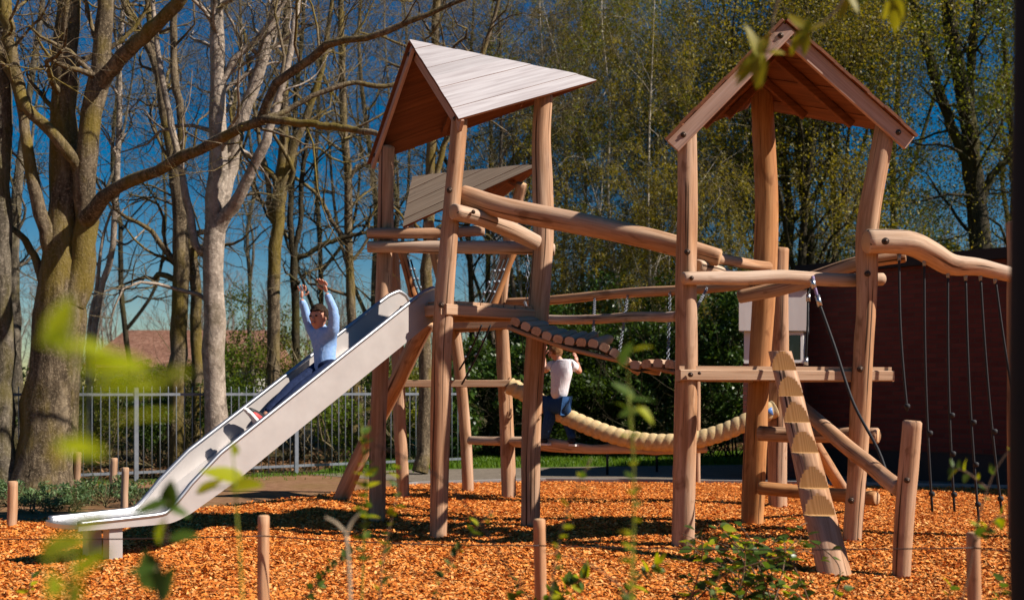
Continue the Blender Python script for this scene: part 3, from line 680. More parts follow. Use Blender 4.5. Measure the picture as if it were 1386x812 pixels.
# --- short post with slanting logs
o = log('short_post', sink([gr(1219, 780), at(1224, 700, 7.68), at(1229, 630, 7.68), at(1235, 569, 7.68)]), [.062, .064, .066, .063], None, LOG); bolt(o, at(1224, 649, 7.62)-V3((0, .058, 0)), .013)
tag(o, 'short upright round post at the lower end of a slanting log', 'post')
o = log('slanting_log', pxpath([(1078, 545, 9.95), (1140, 600, 9.0), (1180, 630, 8.4), (1218, 662, 7.74)]), .062, None, LOG)
tag(o, 'slanting log running from the gabled tower down to the short post', 'log')
o = log('slanting_log', [at(1092, 585, 10.15), (at(1092, 585, 10.15)+gr(1163, 688)-V3((0, 0, .1)))/2, gr(1163, 688)-V3((0, 0, .1))], .06, None, LOG)
tag(o, 'slanting log behind the ladder log with its foot on the chips', 'log')

# --- climbing ropes on a crooked beam
cb = log('climbing_beam', pxpath([(1172, 328, 9.2), (1205, 327, 9.22), (1235, 329, 9.25), (1262, 342, 9.3), (1286, 357, 9.35), (1320, 361, 9.4), (1345, 367, 9.45), (1376, 374, 9.5)]), [.10, .098, .098, .094, .088, .072, .066, .06], None, LOGP, lump=.06)
tag(cb, 'crooked pale log beam that the row of black ropes hangs from', 'log'); bolt(cb, at(1195, 328, 9.1)-V3((0, .07, 0)), .02)
o = log('beam_post', sink([at(1378, 745, 9.55), at(1376, 500, 9.55), at(1374, 300, 9.55)]), .075, None, LOG)
tag(o, 'upright log carrying the far end of the crooked rope beam', 'post')
RL = [((1217, 346, 9.24), (1228, 556, 9.1), [.97]), ((1251, 352, 9.28), (1262, 692, 9.2), [.69, .93]), ((1283, 368, 9.33), (1292, 692, 9.25), [.6, .76, .93]), ((1307, 372, 9.38), (1325, 706, 9.25), [.6, .77, .93]), ((1327, 372, 9.41), (1356, 694, 9.3), [.66, .94]), ((1347, 376, 9.45), (1392, 640, 9.3), [.7])]
for i, (a, b, kn) in enumerate(RL):
    a, b = at(*a), at(*b); m = 20; P = a+(b-a)*np.linspace(0, 1, m)[:, None]; P[:, 0] -= .02*np.sin(np.linspace(0, math.pi, m))
    rt = MB().tube(P, .0105, 7).build('climbing_rope', M['rope_black'], None, True)
    tag(rt, ['short black climbing rope hanging right beside the gabled tower post', 'black climbing rope knotted twice, second from the gabled tower post', 'black climbing rope with three knots, third from the gabled tower post', 'black climbing rope reaching lowest, fourth from the gabled tower post', 'slanting black climbing rope, fifth from the gabled tower post', 'slanting black climbing rope hanging next to the far beam end'][i], 'climbing rope', 'ropes hanging from the crooked beam')
    MB().tube([a+V3((0, 0, .02)), a-V3((0, 0, .05))], [.02, .014], 8).build('clamp', M['galv'], rt, True)
    for t in kn:
        c = a+(b-a)*t; MB().tube([c+V3((0, 0, .022)), c+V3((0, 0, .012)), c-V3((0, 0, .012)), c-V3((0, 0, .022))], [.012, .026, .026, .012], 8).build('knot', M['rope_black'], rt, True)
# rope handrail on the right tower
hr = thing('handrail_rope', at(1194, 618, 8.4), 'black rope with purple splice slanting from the gabled tower to the ground', 'rope')
P = catmull(np.array([at(*p) for p in [(1108, 408, 9.1), (1130, 470, 8.95), (1155, 545, 8.7), (1190, 612, 8.3), (1208, 670, 8.1)]]), 24); MB().tube(P, .012, 7).build('rope', M['rope_black'], hr, True)
MB().tube([at(1100, 374, 9.17), at(1103, 390, 9.14), at(1108, 408, 9.1)], .014, 8).build('splice', M['purple'], hr, True)
MB().tube([at(1106, 400, 9.1), at(1110, 414, 9.08)], .022, 10).build('ferrule', M['ferrule'], hr, True); MB().tube([at(1099, 378, 9.15), at(1102, 390, 9.14)], .022, 10).build('ferrule', M['ferrule'], hr, True)
vr = thing('safety_rope', at(1091, 497, 9.7), 'thin upright black rope tied above the gabled tower deck', 'rope')
MB().tube([at(1094, 385, 9.95), at(1093, 440, 9.9), at(1090, 497, 9.85)], .010, 7).build('rope', M['rope_black'], vr, True)
MB().tube([at(1094, 398, 9.93), at(1094, 408, 9.93)], .02, 8).build('ferrule', M['ferrule'], vr, True); MB().tube([at(1091, 484, 9.86), at(1091, 494, 9.85)], .02, 8).build('ferrule', M['ferrule'], vr, True)

# ------------------------------------------------------------------ slide
SD = unit(V3((-.705, -.709, 0))); SN = V3((-.709, .705, 0)); SP0 = V3((-.71, 10.14, 0)); SW = .48
sS = np.linspace(-.12, 3.32, 120)
sZ = np.interp(sS, [-.12, .0, .12, 1.0, 1.6, 2.2, 2.50, 2.62, 2.72, 3.32], [2.07, 2.05, 1.985, 1.405, 1.01, .615, .418, .358, .346, .335])
for _ in range(2): sZ = np.r_[sZ[0], (sZ[:-2]+sZ[1:-1]+sZ[2:])/3, sZ[-1]]
def bedz(s): return np.interp(s, sS, sZ)
def sp(s, wv, z): return SP0+SD*s+SN*wv+V3((0, 0, z))
sl = thing('slide', sp(1.6, .24, 0)*V3((1, 1, 0)), 'stainless steel slide running down from the log tower to the wood chips', 'slide')
rows = []
wv = np.linspace(0, SW, 9)
for s, z in zip(sS, sZ): rows.append([sp(s, w_, z+.012*((w_/SW-.5)*2)**4) for w_ in wv])
Vt = np.array(rows).reshape(-1, 3); m = len(sS); i = np.arange(m-1)[:, None]*9; j = np.arange(8)[None]
Fq = np.stack([i+j, i+j+1, i+9+j+1, i+9+j], -1).reshape(-1, 4)
Vb = Vt-V3((0, 0, .012)); 
obj('bed', np.vstack([Vt, Vb]), [Fq, Fq[:, ::-1]+len(Vt)], M['inox'], sl, True)
def side_h(s):   # height of the rim above the bed
    return np.interp(s, [-.12, -.08, .02, .15, 2.2, 2.45, 2.66, 3.3], [.02, .12, .19, .21, .19, .13, .022, .018])
def side_d(s):
    return np.interp(s, [-.12, .1, 2.1, 2.45, 2.7, 3.3], [.10, .12, .12, .09, .05, .035])
for w0, w1, nm in ((-.014, 0., 'side_panel'), (SW, SW+.014, 'side_panel')):
    a = [sp(s, w0, z-side_d(s)) for s, z in zip(sS, sZ)]; b = [sp(s, w0, z+side_h(s)) for s, z in zip(sS, sZ)]
    c = [sp(s, w1, z+side_h(s)) for s, z in zip(sS, sZ)]; d = [sp(s, w1, z-side_d(s)) for s, z in zip(sS, sZ)]
    V = np.vstack([a, b, c, d]); k = np.arange(m-1)
    q1 = lambda u, v: np.stack([u*m+k, u*m+k+1, v*m+k+1, v*m+k], -1)
    obj(nm, V, [np.vstack([q1(0, 1), q1(1, 2), q1(2, 3), q1(3, 0)]), np.array([[0, m, 2*m, 3*m], [m-1, 4*m-1, 3*m-1, 2*m-1]])], M['inox_side'], sl)
    rim = np.array([sp(s, (w0+w1)/2, z+side_h(s)) for s, z in zip(sS, sZ)])
    MB().tube(rim, .019, 8).build('rim', M['inox_rim'], sl, True)
arc = [sp(3.32-.0+.08*math.sin(k), SW/2-(SW/2)*math.cos(k), .345) for k in np.linspace(0, math.pi, 13)]
mb = MB(); lo = [p-V3((0, 0, .03)) for p in arc]; mb.prism(lo[::-1], arc[::-1]); mb.build('end_lip', M['inox'], sl)
for w_ in (.02, .36):
    for s_ in (2.98,):
        mb = MB(); c0 = sp(s_, w_, 0)
        lo = [c0-V3((0, 0, .12)), c0+SD*.10-V3((0, 0, .12)), c0+SD*.10+SN*.10-V3((0, 0, .12)), c0+SN*.10-V3((0, 0, .12))]
        mb.prism(lo, [p+V3((0, 0, .445)) for p in lo]); mb.build('support', M['inox_side'], sl)

# ------------------------------------------------------------------ low posts with wire
LP = [(357, 697, 6.1, .62), (730, 702, 5.93, .62), (1317, 720, 5.45, .60)]
for i, (px, pt, Yp, hh) in enumerate(LP):
    tpt = at(px, pt, Yp); o = log('low_post', [(tpt[0]+.01, Yp, -.12), (tpt[0], Yp, tpt[2]*.5), tuple(tpt)], .033, None, LOG)
    tag(o, ['low weathered post rising from bare chips left of the towers', 'low post in front of the shaded tower post by the bridge', 'low post wrapped in a leafy twig near the knotted ropes'][i], 'post', 'low posts of the wire fence')
for i, (px, pb, hh, r) in enumerate([(15, 712, .43, .045), (168, 688, .45, .04), (104, 660, .48, .045), (153, 668, .45, .04)]):
    b0 = gr(px, pb); o = log('low_post', [b0-V3((0, 0, .12)), b0+V3((.01, 0, hh*.5)), b0+V3((.015, 0, hh))], r, None, LOG)
    tag(o, ['low post at the edge of the ground cover by the old tree', 'low post beside the bottom of the slide', 'low post in front of the fence, right by the old tree', 'low post between the slide end and the railing fence'][i], 'post', 'low posts of the wire fence')
wr = [np.array((-3.6, 6.4, .44)), at(357, 725, 6.05), at(730, 738, 5.88), at(1317, 741, 5.40), np.array((3.4, 5.0, .5))]
mb = MB()
for a, b in zip(wr[:-1], wr[1:]):
    P = a+(b-a)*np.linspace(0, 1, 16)[:, None]; P[:, 2] -= .015*np.sin(np.linspace(0, math.pi, 16)); mb.tube(P, .0035, 5)
tag(mb.build('fence_wire', M['wire'], None, True), 'thin wire strung between the low posts in front', 'wire')

# ------------------------------------------------------------------ trees
def grow(P, R, n, ln, ang, K=7, trop=0.05, rr=.55, tr=(.25, 1), wig=.22, taper=.25, rmax=None, g=rng):
    """n children on parents P (N,K0,3) radii R (N,K0); returns child arrays"""
    N_, K0, _ = P.shape
    seg = np.linalg.norm(P[:, -1]-P[:, 0], axis=1)+.01
    par = g.choice(N_, n, p=seg/seg.sum()); t = tr[0]+(tr[1]-tr[0])*g.random(n)**.8
    f = t*(K0-1); i0 = np.minimum(f.astype(int), K0-2); fr = (f-i0)[:, None]
    pos = P[par, i0]*(1-fr)+P[par, i0+1]*fr; T = unit(P[par, i0+1]-P[par, i0]); pr = R[par, i0]*(1-fr[:, 0])+R[par, i0+1]*fr[:, 0]
    rnd = unit(g.normal(size=(n, 3))); perp = unit(np.cross(T, rnd)); a = np.radians(g.normal(ang, 12, n))[:, None]
    d = unit(T*np.cos(a)+perp*np.sin(a)); L = ln*g.uniform(.5, 1.25, n)*(1.15-.5*t); st = (L/(K-1))[:, None]
    C = np.zeros((n, K, 3)); C[:, 0] = pos
    for k in range(1, K):
        d = unit(d+g.normal(0, wig, (n, 3))+np.array([0, 0, trop])); C[:, k] = C[:, k-1]+d*st
    r0 = pr*rr*g.uniform(.6, 1.1, n)
    if rmax: r0 = np.minimum(r0, rmax)
    r0 = np.maximum(r0, .0035)
    return C, r0[:, None]*np.linspace(1, taper, K)[None]
def tubes(P, R, sides):
    n, K, _ = P.shape
    T = unit(np.gradient(P, axis=1)); ref = np.where(np.abs(T[:, :1, 2:3]) < .85, np.array([0, 0, 1.]), np.array([1., 0, 0]))
    A = unit(np.cross(T, np.broadcast_to(ref, T.shape))); B = np.cross(T, A); th = np.arange(sides)*2*math.pi/sides
    V = P[:, :, None]+R[:, :, None, None]*(np.cos(th)[:, None]*A[:, :, None]+np.sin(th)[:, None]*B[:, :, None])
    base = (np.arange(n)*K*sides)[:, None, None]; i = (np.arange(K-1)*sides)[None, :, None]; j = np.arange(sides)[None, None]; j2 = (j+1) % sides
    Fq = np.stack([base+i+j, base+i+j2, base+i+sides+j2, base+i+sides+j], -1).reshape(-1, 4)
    return V.reshape(-1, 3), Fq
def leaves(C, size, g=rng, asp=.55, up=.25, droop=0):
    n = len(C); s = size*g.uniform(.55, 1.3, n)[:, None]
    d = unit(g.normal(size=(n, 3))+np.array([0, 0, -droop])); nn = unit(g.normal(size=(n, 3))+np.array([0, 0, up])); b = unit(np.cross(nn, d))
    a = d*s; b = b*s*asp; V = np.stack([C-a*.5, C+b*.5, C+a*.6, C-b*.5], 1).reshape(-1, 3)
    return V, np.arange(n)[:, None]*4+np.array([0, 1, 2, 3])
def along(P, n, g=rng, lo=.2, spread=.05):
    par = g.integers(0, len(P), n); K = P.shape[1]; f = (lo+(1-lo)*g.random(n))*(K-1); i0 = np.minimum(f.astype(int), K-2); fr = (f-i0)[:, None]
    return P[par, i0]*(1-fr)+P[par, i0+1]*fr+g.normal(0, spread, (n, 3))
def stack(L):
    V, Fs, k = [], [], 0
    for v, f in L: V.append(v); Fs.append(f+k); k += len(v)
    return np.concatenate(V), Fs
KS = 26
def tree(name, label, group, stems, levels, barkm, leaf=None, base=None, g=None, twig=None, stem_sides=12, wobble=.02):
    """stems: list of (points (x,y,z), radii). levels: list of dict for grow()."""
    g = g or np.random.default_rng(len(bpy.data.objects))
    PS, RS = [], []
    for pts, rad in stems:
        Q = catmull(np.c_[np.array(pts, float), np.array(rad, float)], KS); Q[:, :3] += g.normal(0, wobble, (KS, 3))*np.minimum(Q[:, 3:4]*6, 1); PS.append(Q[:, :3]); RS.append(np.maximum(Q[:, 3], .004)*(1+g.normal(0, .04, KS)))
    P, R = np.array(PS), np.array(RS); parts = [tubes(P, R, stem_sides)]; cur = (P, R); last = P; thin = []
    allp = []
    for k, lv in enumerate(levels):
        lv = dict(lv); sd_ = lv.pop('sides', 5); C = grow(cur[0], cur[1], g=g, **lv); tb = tubes(C[0], C[1], sd_)
        (thin if (twig is not None and k >= 1) else parts).append(tb); cur = C; last = C[0]
    b0 = PS[0][0] if base is None else base
    root = thing(name, (b0[0], b0[1], 0), label, 'tree', group)
    V, Fs = stack(parts); obj('trunk', V, [np.concatenate(Fs)], barkm, root, True)
    if thin:
        V, Fs = stack(thin); tag(obj('twigs', V, [np.concatenate(Fs)], twig, root, True), kind='stuff')
    if leaf:
        C = along(last, leaf['n'], g, spread=leaf.get('spread', .05)); V, Fq = leaves(C, leaf['size'], g, leaf.get('asp', .55), droop=leaf.get('droop', 0)); tag(obj('crown', V, [Fq], leaf['mat'], root), kind='stuff')
    return root
def pst(L, Y0, up=True):
    """L: [(px,py,widthpx[,dY])]; returns points and radii"""
    pts, rad = [], []
    for t in L:
        Y = Y0+(t[3] if len(t) > 3 else 0); pts.append(at(t[0], t[1], Y)); rad.append(t[2]/2/F*Y)
    return pts, rad
GB = 'bare trees beyond the playground'
# 1 the old tree at the left
Y1 = 14.8
st = [pst([(58, 664, 100), (62, 640, 84), (68, 560, 74), (76, 470, 66), (84, 400, 66), (87, 330, 44), (86, 200, 37), (88, 100, 33), (93, 0, 28), (96, -150, 20), (90, -320, 9)], Y1),
      pst([(96, 410, 44), (110, 350, 36), (115, 280, 30, -.1), (116, 215, 29, -.2), (129, 130, 28, -.2), (142, 43, 24, -.2), (143, -40, 20, -.2), (150, -180, 13), (158, -300, 6)], Y1),
      pst([(134, 120, 20, -.2), (165, 78, 20, -.4), (225, 22, 18, -.7), (262, -25, 15, -.9), (330, -120, 8, -1.3)], Y1),
      pst([(82, 380, 26), (60, 310, 20, -.2), (43, 241, 16, -.3), (34, 172, 14, -.3), (22, 120, 12, -.3), (-5, 60, 10, -.3), (-60, -40, 6)], Y1),
      pst([(112, 245, 18, -.1), (100, 215, 16, -.3), (62, 172, 16, -.5), (34, 142, 16, -.6), (16, 78, 17, -.6), (6, 0, 16, -.6), (-5, -120, 9, -.6)], Y1),
      pst([(118, 300, 26, -.1), (131, 276, 20, -.3), (164, 250, 17, -.5), (203, 235, 16, -.8), (241, 215, 15, -1.1), (276, 200, 14, -1.3), (317, 177, 13, -1.6), (356, 160, 13, -1.8), (366, 123, 12, -1.9), (388, 103, 11, -2), (420, 81, 11, -2.1), (440, 62, 11, -2.2), (465, 54, 10, -2.3), (502, 49, 9, -2.4), (560, 27, 8, -2.5), (640, -5, 5, -2.6)], Y1),
      pst([(352, 162, 12, -1.8), (378, 163, 11, -1.9), (452, 172, 10, -2.0), (507, 181, 8, -2.1), (560, 200, 5, -2.2)], Y1),
      pst([(358, 160, 10, -1.8), (378, 155, 8, -1.7), (428, 128, 7, -1.6), (477, 113, 7, -1.5), (526, 117, 6, -1.4), (600, 100, 3, -1.2)], Y1),
      pst([(66, 460, 30), (58, 380, 15, .1), (30, 320, 9, .1), (-10, 300, 6, .1)], Y1)]
tree('old_tree', 'old forked tree with mossy trunk and long limb reaching towards the slide tower', GB, st,
     [dict(n=46, ln=1.9, ang=48, K=8, trop=.05, rr=.42, wig=.28, sides=5, rmax=.05), dict(n=360, ln=.95, ang=42, K=6, trop=0, wig=.3, sides=4, rr=.5, rmax=.012), dict(n=1500, ln=.42, ang=40, K=4, wig=.3, sides=3, rr=.5, rmax=.005)],
     M['bark_moss'], leaf=dict(n=900, size=.02, mat=M['leaf_olive']), g=np.random.default_rng(11))
# tree at the very left edge
tree('lichen_tree', 'pale lichened trunk left of the old forked tree', GB,
     [pst([(0, 668, 54), (2, 620, 36), (4, 500, 27), (4, 350, 24), (3, 200, 22), (5, 60, 20), (0, -120, 14), (-10, -280, 6)], 14.6), pst([(22, 640, 20, 4), (20, 480, 18, 4), (18, 330, 16, 4), (30, 200, 11, 4), (50, 60, 8, 4), (70, -100, 5, 4)], 14.6)],
     [dict(n=26, ln=1.7, ang=50, K=7, rr=.42, wig=.28, rmax=.04), dict(n=170, ln=.8, ang=42, K=5, wig=.3, sides=4, rmax=.012), dict(n=650, ln=.4, ang=40, K=4, sides=3, rmax=.005)], M['bark_grey'], g=np.random.default_rng(12))
# 2 the pale trunk behind the slide
Y2 = 16.6
tree('pale_tree', 'pale smooth barked tree rising behind the lower half of the slide', GB,
     [pst([(291, 648, 50), (291, 610, 36), (290, 500, 31), (288, 420, 29), (287, 350, 29), (290, 300, 30), (295, 225, 25), (294, 108, 21), (293, 43, 19), (290, -60, 15), (286, -220, 8)], Y2),
      pst([(293, 320, 24), (305, 290, 20, -.1), (324, 269, 16, -.2), (338, 233, 14, -.3), (356, 198, 13, -.4), (372, 150, 11, -.4), (395, 60, 9, -.4), (410, -60, 6)], Y2),
      pst([(290, 310, 24), (306, 255, 17, .1), (318, 205, 16, .2), (324, 172, 17, .2), (337, 135, 17, .2), (351, 94, 17, .2), (364, 44, 16, .2), (376, 0, 14, .2), (400, -120, 8, .2)], Y2),
      pst([(297, 150, 12), (300, 118, 10), (317, 81, 9), (344, 57, 8), (380, 10, 6), (420, -60, 4)], Y2),
      pst([(288, 330, 18), (268, 340, 12), (256, 290, 11), (246, 235, 9), (222, 120, 8), (208, 20, 6), (200, -80, 4)], Y2)],
     [dict(n=60, ln=1.8, ang=46, K=8, rr=.42, wig=.26, rmax=.04), dict(n=420, ln=.9, ang=42, K=6, wig=.3, sides=4, rmax=.011), dict(n=1500, ln=.45, ang=40, K=4, sides=3, rmax=.005)], M['bark_pale'], g=np.random.default_rng(13), twig=M['twig'])
# 3..7 traced stems in the left half
def traced(seed, name, label, Y0, stems, bk, nb=(40, 260, 900), ln=1.8, leaf=None):
    return tree(name, label, GB, [pst(s_, Y0) for s_ in stems], [dict(n=nb[0], ln=ln*1.2, ang=52, K=9, rr=.5, wig=.34, rmax=.06), dict(n=nb[1], ln=.95, ang=44, K=6, wig=.3, sides=4, rmax=.011), dict(n=nb[2], ln=.5, ang=40, K=4, sides=3, rmax=.0055)], M[bk], leaf=leaf, g=np.random.default_rng(seed), twig=M['twig'])
traced(21, 'forked_tree', 'dark forked tree just left of the pale trunk, beyond the fence', 18.5,
       [[(238, 630, 26), (240, 500, 23), (244, 400, 22), (243, 300, 21), (239, 241, 19), (231, 202, 13), (220, 142, 13), (211, 86, 12), (190, 43, 11), (170, 10, 10), (140, -90, 6)],
        [(238, 250, 15), (246, 172, 12), (239, 116, 11), (235, 65, 10), (236, 0, 9), (240, -150, 5)],
        [(270, 640, 16, .5), (262, 360, 15, .5), (246, 270, 13, .5), (225, 150, 11, .5), (205, 50, 9, .5), (195, -60, 6, .5)]], 'bark_moss')
traced(22, 'thin_tree', 'slender bending tree between the old tree and the dark forked tree', 19,
       [[(120, 625, 10), (125, 470, 9), (142, 372, 9), (151, 345, 8), (159, 215, 8), (162, 86, 7), (168, 0, 6), (176, -120, 4)],
        [(118, 520, 6), (122, 440, 6), (132, 380, 5), (140, 320, 4), (160, 260, 3)]], 'bark_pale', (18, 110, 380))
traced(23, 'mossy_tree', 'mossy trunk behind the boy on the slide with broken stub', 20,
       [[(366, 610, 20), (370, 500, 18), (371, 416, 17), (373, 340, 17), (377, 269, 17), (382, 230, 17), (384, 172, 12), (386, 98, 12), (387, 40, 11), (392, -80, 7)],
        [(378, 280, 14), (392, 215, 13), (412, 165, 10), (436, 90, 8), (450, 0, 6), (470, -90, 4)],
        [(374, 305, 9), (366, 290, 8), (362, 240, 8), (352, 195, 6), (340, 120, 5), (330, 40, 4)]], 'bark_moss')
traced(24, 'twisted_tree', 'thin twisted tree right of the mossy trunk behind the boy', 20.5,
       [[(402, 615, 12), (401, 480, 11), (399, 380, 11), (396, 330, 10), (392, 290, 8), (398, 220, 8), (400, 150, 7), (408, 60, 6), (415, -50, 4)],
        [(400, 350, 9), (415, 345, 7), (440, 330, 7), (480, 318, 6), (510, 312, 4)],
        [(399, 340, 8), (407, 300, 7), (408, 250, 7), (414, 200, 6), (424, 120, 5)]], 'bark_dark', (34, 200, 700))
traced(25, 'straight_tree', 'straight mossy trunk close left of the slide tower post', 21,
       [[(482, 612, 16), (478, 480, 14), (474, 380, 12), (472, 298, 11), (470, 220, 11), (465, 172, 10), (462, 74, 9), (462, -60, 6), (464, -180, 4)],
        [(472, 330, 7), (450, 300, 6), (430, 265, 5), (400, 240, 4)], [(471, 240, 6), (490, 225, 5), (525, 212, 4)]], 'bark_moss', (36, 240, 800))
traced(26, 'trunk_behind_tower', 'mossy trunk seen between the posts of the slide tower', 17.5,
       [[(571, 640, 22), (574, 560, 18), (576, 460, 17), (578, 360, 16), (582, 250, 14), (588, 120, 12), (590, 20, 10), (596, -120, 6)], [(580, 300, 9), (600, 200, 8), (640, 110, 7), (670, 20, 5), (690, -60, 4)]], 'bark_moss', (44, 280, 950))
# generic bare trees further back on the left and centre
def bare(px, Y0, w0, hpx, seed, bk, nb, lean=0, label='slender bare tree standing in the wood behind the fence', leaf=None, name='bare_tree', ln=2.2):
    g = np.random.default_rng(seed); yb = HY+EYE*F/Y0; st = []
    tops = [0] if g.random() < .4 else [-1, 1]
    xx = px; L = [(px, yb, w0*1.25)]
    for k in range(1, 6):
        xx += g.normal(lean, 6); L.append((xx, yb-(yb-(530-hpx))*k/5*.55, w0*(1-.06*k)))
    st.append(L+[(xx+g.normal(0, 14)+lean*3, 530-hpx*.75, w0*.45), (xx+g.normal(0, 20)+lean*5, 530-hpx, w0*.15)])
    for t in tops:
        k = g.integers(2, 5); x0, y0, w_ = L[k]
        st.append([(x0, y0, w_*.75), (x0+t*25+g.normal(0, 10), y0-60, w_*.6), (x0+t*50+g.normal(0, 15), y0-150, w_*.5, g.normal(0, .5)), (x0+t*70+g.normal(0, 25), y0-290, w_*.3, g.normal(0, .8)), (x0+t*90+g.normal(0, 25), y0-420, w_*.1, g.normal(0, 1))])
    return tree(name, label, GB if leaf is None else 'leafing trees beyond the path', [pst(s_, Y0) for s_ in st], [dict(n=nb[0], ln=ln*1.15, ang=48, K=9, rr=.5, wig=.32, rmax=.06), dict(n=nb[1], ln=ln*.5, ang=42, K=5, wig=.28, sides=4, rmax=.013), dict(n=nb[2], ln=ln*.27, ang=38, K=4, sides=3, rmax=.0065)], M[bk], leaf=leaf, g=g, twig=M['twig'])
BL = ['slender bare tree in the gap just right of the old forked tree', 'thin bare tree rising over the ridge of the brown bungalow', 'slender bare tree close behind the pale smooth trunk', 'thin bare tree between the pale trunk and the mossy trunk with a stub', 'bare tree behind the twisted tree, above the top of the slide', 'bare tree between the straight mossy trunk and the slide tower', 'bare tree seen beneath the gable of the slide tower', 'bare tree rising behind the pale weathered roof', 'bare tree behind the right eave of the pale weathered roof', 'thin bare tree just beyond the tip of the pale weathered roof']
for i, (px, Y0, w0, hp) in enumerate([(110, 25, 13, 620), (190, 30, 11, 600), (318, 27, 12, 620), (345, 34, 9, 560), (436, 29, 11, 620), (505, 26, 13, 640), (545, 32, 11, 620), (632, 25, 12, 640), (668, 30, 11, 620), (700, 24, 10, 640)]):
    bare(px, Y0, w0*.75, hp, 300+i, ['bark_grey', 'bark_dark', 'bark_moss'][i % 3], (55, 420, 1900), ln=2.6, label=BL[i])
# leafing trees, centre to right: weeping olive twigs, then fresh green crowns
def weeper(px, Y0, w0, hpx, seed, mat, label, nl=34000, bk='bark_birch', name='weeping_tree', droop=-.30, size=.058):
    g = np.random.default_rng(seed); yb = HY+EYE*F/Y0; xx = px; L = [(px, yb, w0*1.2)]
    for k in range(1, 7): xx += g.normal(0, 5); L.append((xx, yb-(yb-(530-hpx))*k/6, w0*(1-.15*k)))
    st = [L]
    for t in range(3):
        k = g.integers(1, 4); x0, y0, w_ = L[k]; sgn = g.choice([-1, 1])
        st.append([(x0, y0, w_*.6), (x0+sgn*30, y0-80, w_*.45, g.normal(0, .6)), (x0+sgn*55+g.normal(0, 15), y0-190, w_*.3, g.normal(0, .9)), (x0+sgn*80+g.normal(0, 20), y0-300, w_*.12, g.normal(0, 1))])
    return tree(name, label, 'leafing trees beyond the path', [pst(s_, Y0) for s_ in st],
        [dict(n=70, ln=2.2, ang=55, K=8, rr=.4, wig=.25, trop=.02, rmax=.03, tr=(.15, 1)), dict(n=700, ln=1.3, ang=55, K=7, trop=droop, wig=.16, sides=3, rmax=.007), dict(n=2200, ln=.55, ang=35, K=4, trop=droop, wig=.15, sides=3, rmax=.0045)],
        M[bk], leaf=dict(n=nl, size=size, mat=M[mat], asp=.4, droop=.6, spread=.05), g=g, twig=M['twig'])
lw = ['olive catkin tree whose trunk stands behind the boy in jeans', 'olive catkin tree rising above the upper end of the plank bridge', 'light green drooping tree above the sag of the plank bridge', 'slim pale trunked catkin tree above the lower end of the bridge', 'olive drooping tree behind the left post of the gabled tower', 'light green drooping tree just left of the gabled roof', 'olive catkin tree behind the left slope of the gabled roof', 'distant olive catkin tree beside the tip of the pale roof', 'tall light green tree furthest behind the gabled tower']
for i, (px, Y0, w0, hp) in enumerate([(742, 25, 7, 640), (792, 28, 8, 660), (838, 24.5, 7, 620), (872, 23.5, 6.5, 560), (886, 27, 7, 640), (935, 26, 8, 620), (985, 29, 9, 620), (760, 33, 8, 620), (905, 34, 9, 640)]):
    weeper(px, Y0, w0, hp, 400+i, ['leaf_olive', 'leaf_olive', 'leaf_spring'][i % 3], lw[i])
lg = ['dark stemmed leafing tree seen through the open gabled tower', 'dark stemmed olive tree rising from behind the white annex', 'leafing tree behind the right half of the gabled roof', 'fresh green tree behind the right post of the gabled tower', 'olive tree between the gabled roof and the big dark tree', 'deep green tree just left of the big dark tree', 'fresh green tree right of the big dark tree', 'olive tree above the end of the crooked rope beam', 'distant green tree behind the middle post of the gabled tower']
for i, (px, Y0, w0, hp) in enumerate([(1062, 27, 15, 600), (1085, 25, 14, 560), (1108, 28, 15, 600), (1150, 32, 11, 600), (1185, 30, 10, 560), (1225, 34, 12, 620), (1370, 30, 14, 600), (1420, 27, 16, 620), (1030, 36, 10, 620)]):
    bare(px, Y0, w0, hp, 500+i, 'bark_dark', (60, 420, 1500), label=lg[i], name='leafing_tree', ln=2.6, leaf=dict(n=30000, size=.066, mat=M[['leaf_spring', 'leaf_olive', 'leaf_green'][i % 3]], spread=.18))
tree('big_dark_tree', 'big dark forked tree rising above the flat roof of the brick building', 'leafing trees beyond the path',
     [pst(s_, 26) for s_ in ([(1332, 604, 34), (1330, 420, 30), (1328, 335, 28), (1319, 251, 26), (1311, 167, 21), (1296, 92, 19), (1282, 0, 17), (1270, -150, 9)], [(1322, 285, 19), (1305, 215, 15), (1286, 167, 14), (1269, 117, 13), (1252, 54, 12), (1236, 0, 11), (1215, -120, 6)], [(1312, 180, 13), (1313, 109, 12), (1319, 42, 11), (1326, -60, 7)], [(1326, 270, 15), (1345, 235, 10), (1375, 205, 9), (1420, 170, 6)])],
     [dict(n=60, ln=2.4, ang=50, K=8, rr=.42, wig=.3, rmax=.05), dict(n=420, ln=1.2, ang=44, K=6, wig=.3, sides=4, rmax=.013), dict(n=1500, ln=.6, ang=40, K=4, sides=3, rmax=.006)], M['bark_dark'], leaf=dict(n=16000, size=.08, mat=M['leaf_spring'], spread=.15), g=np.random.default_rng(31), twig=M['twig'])

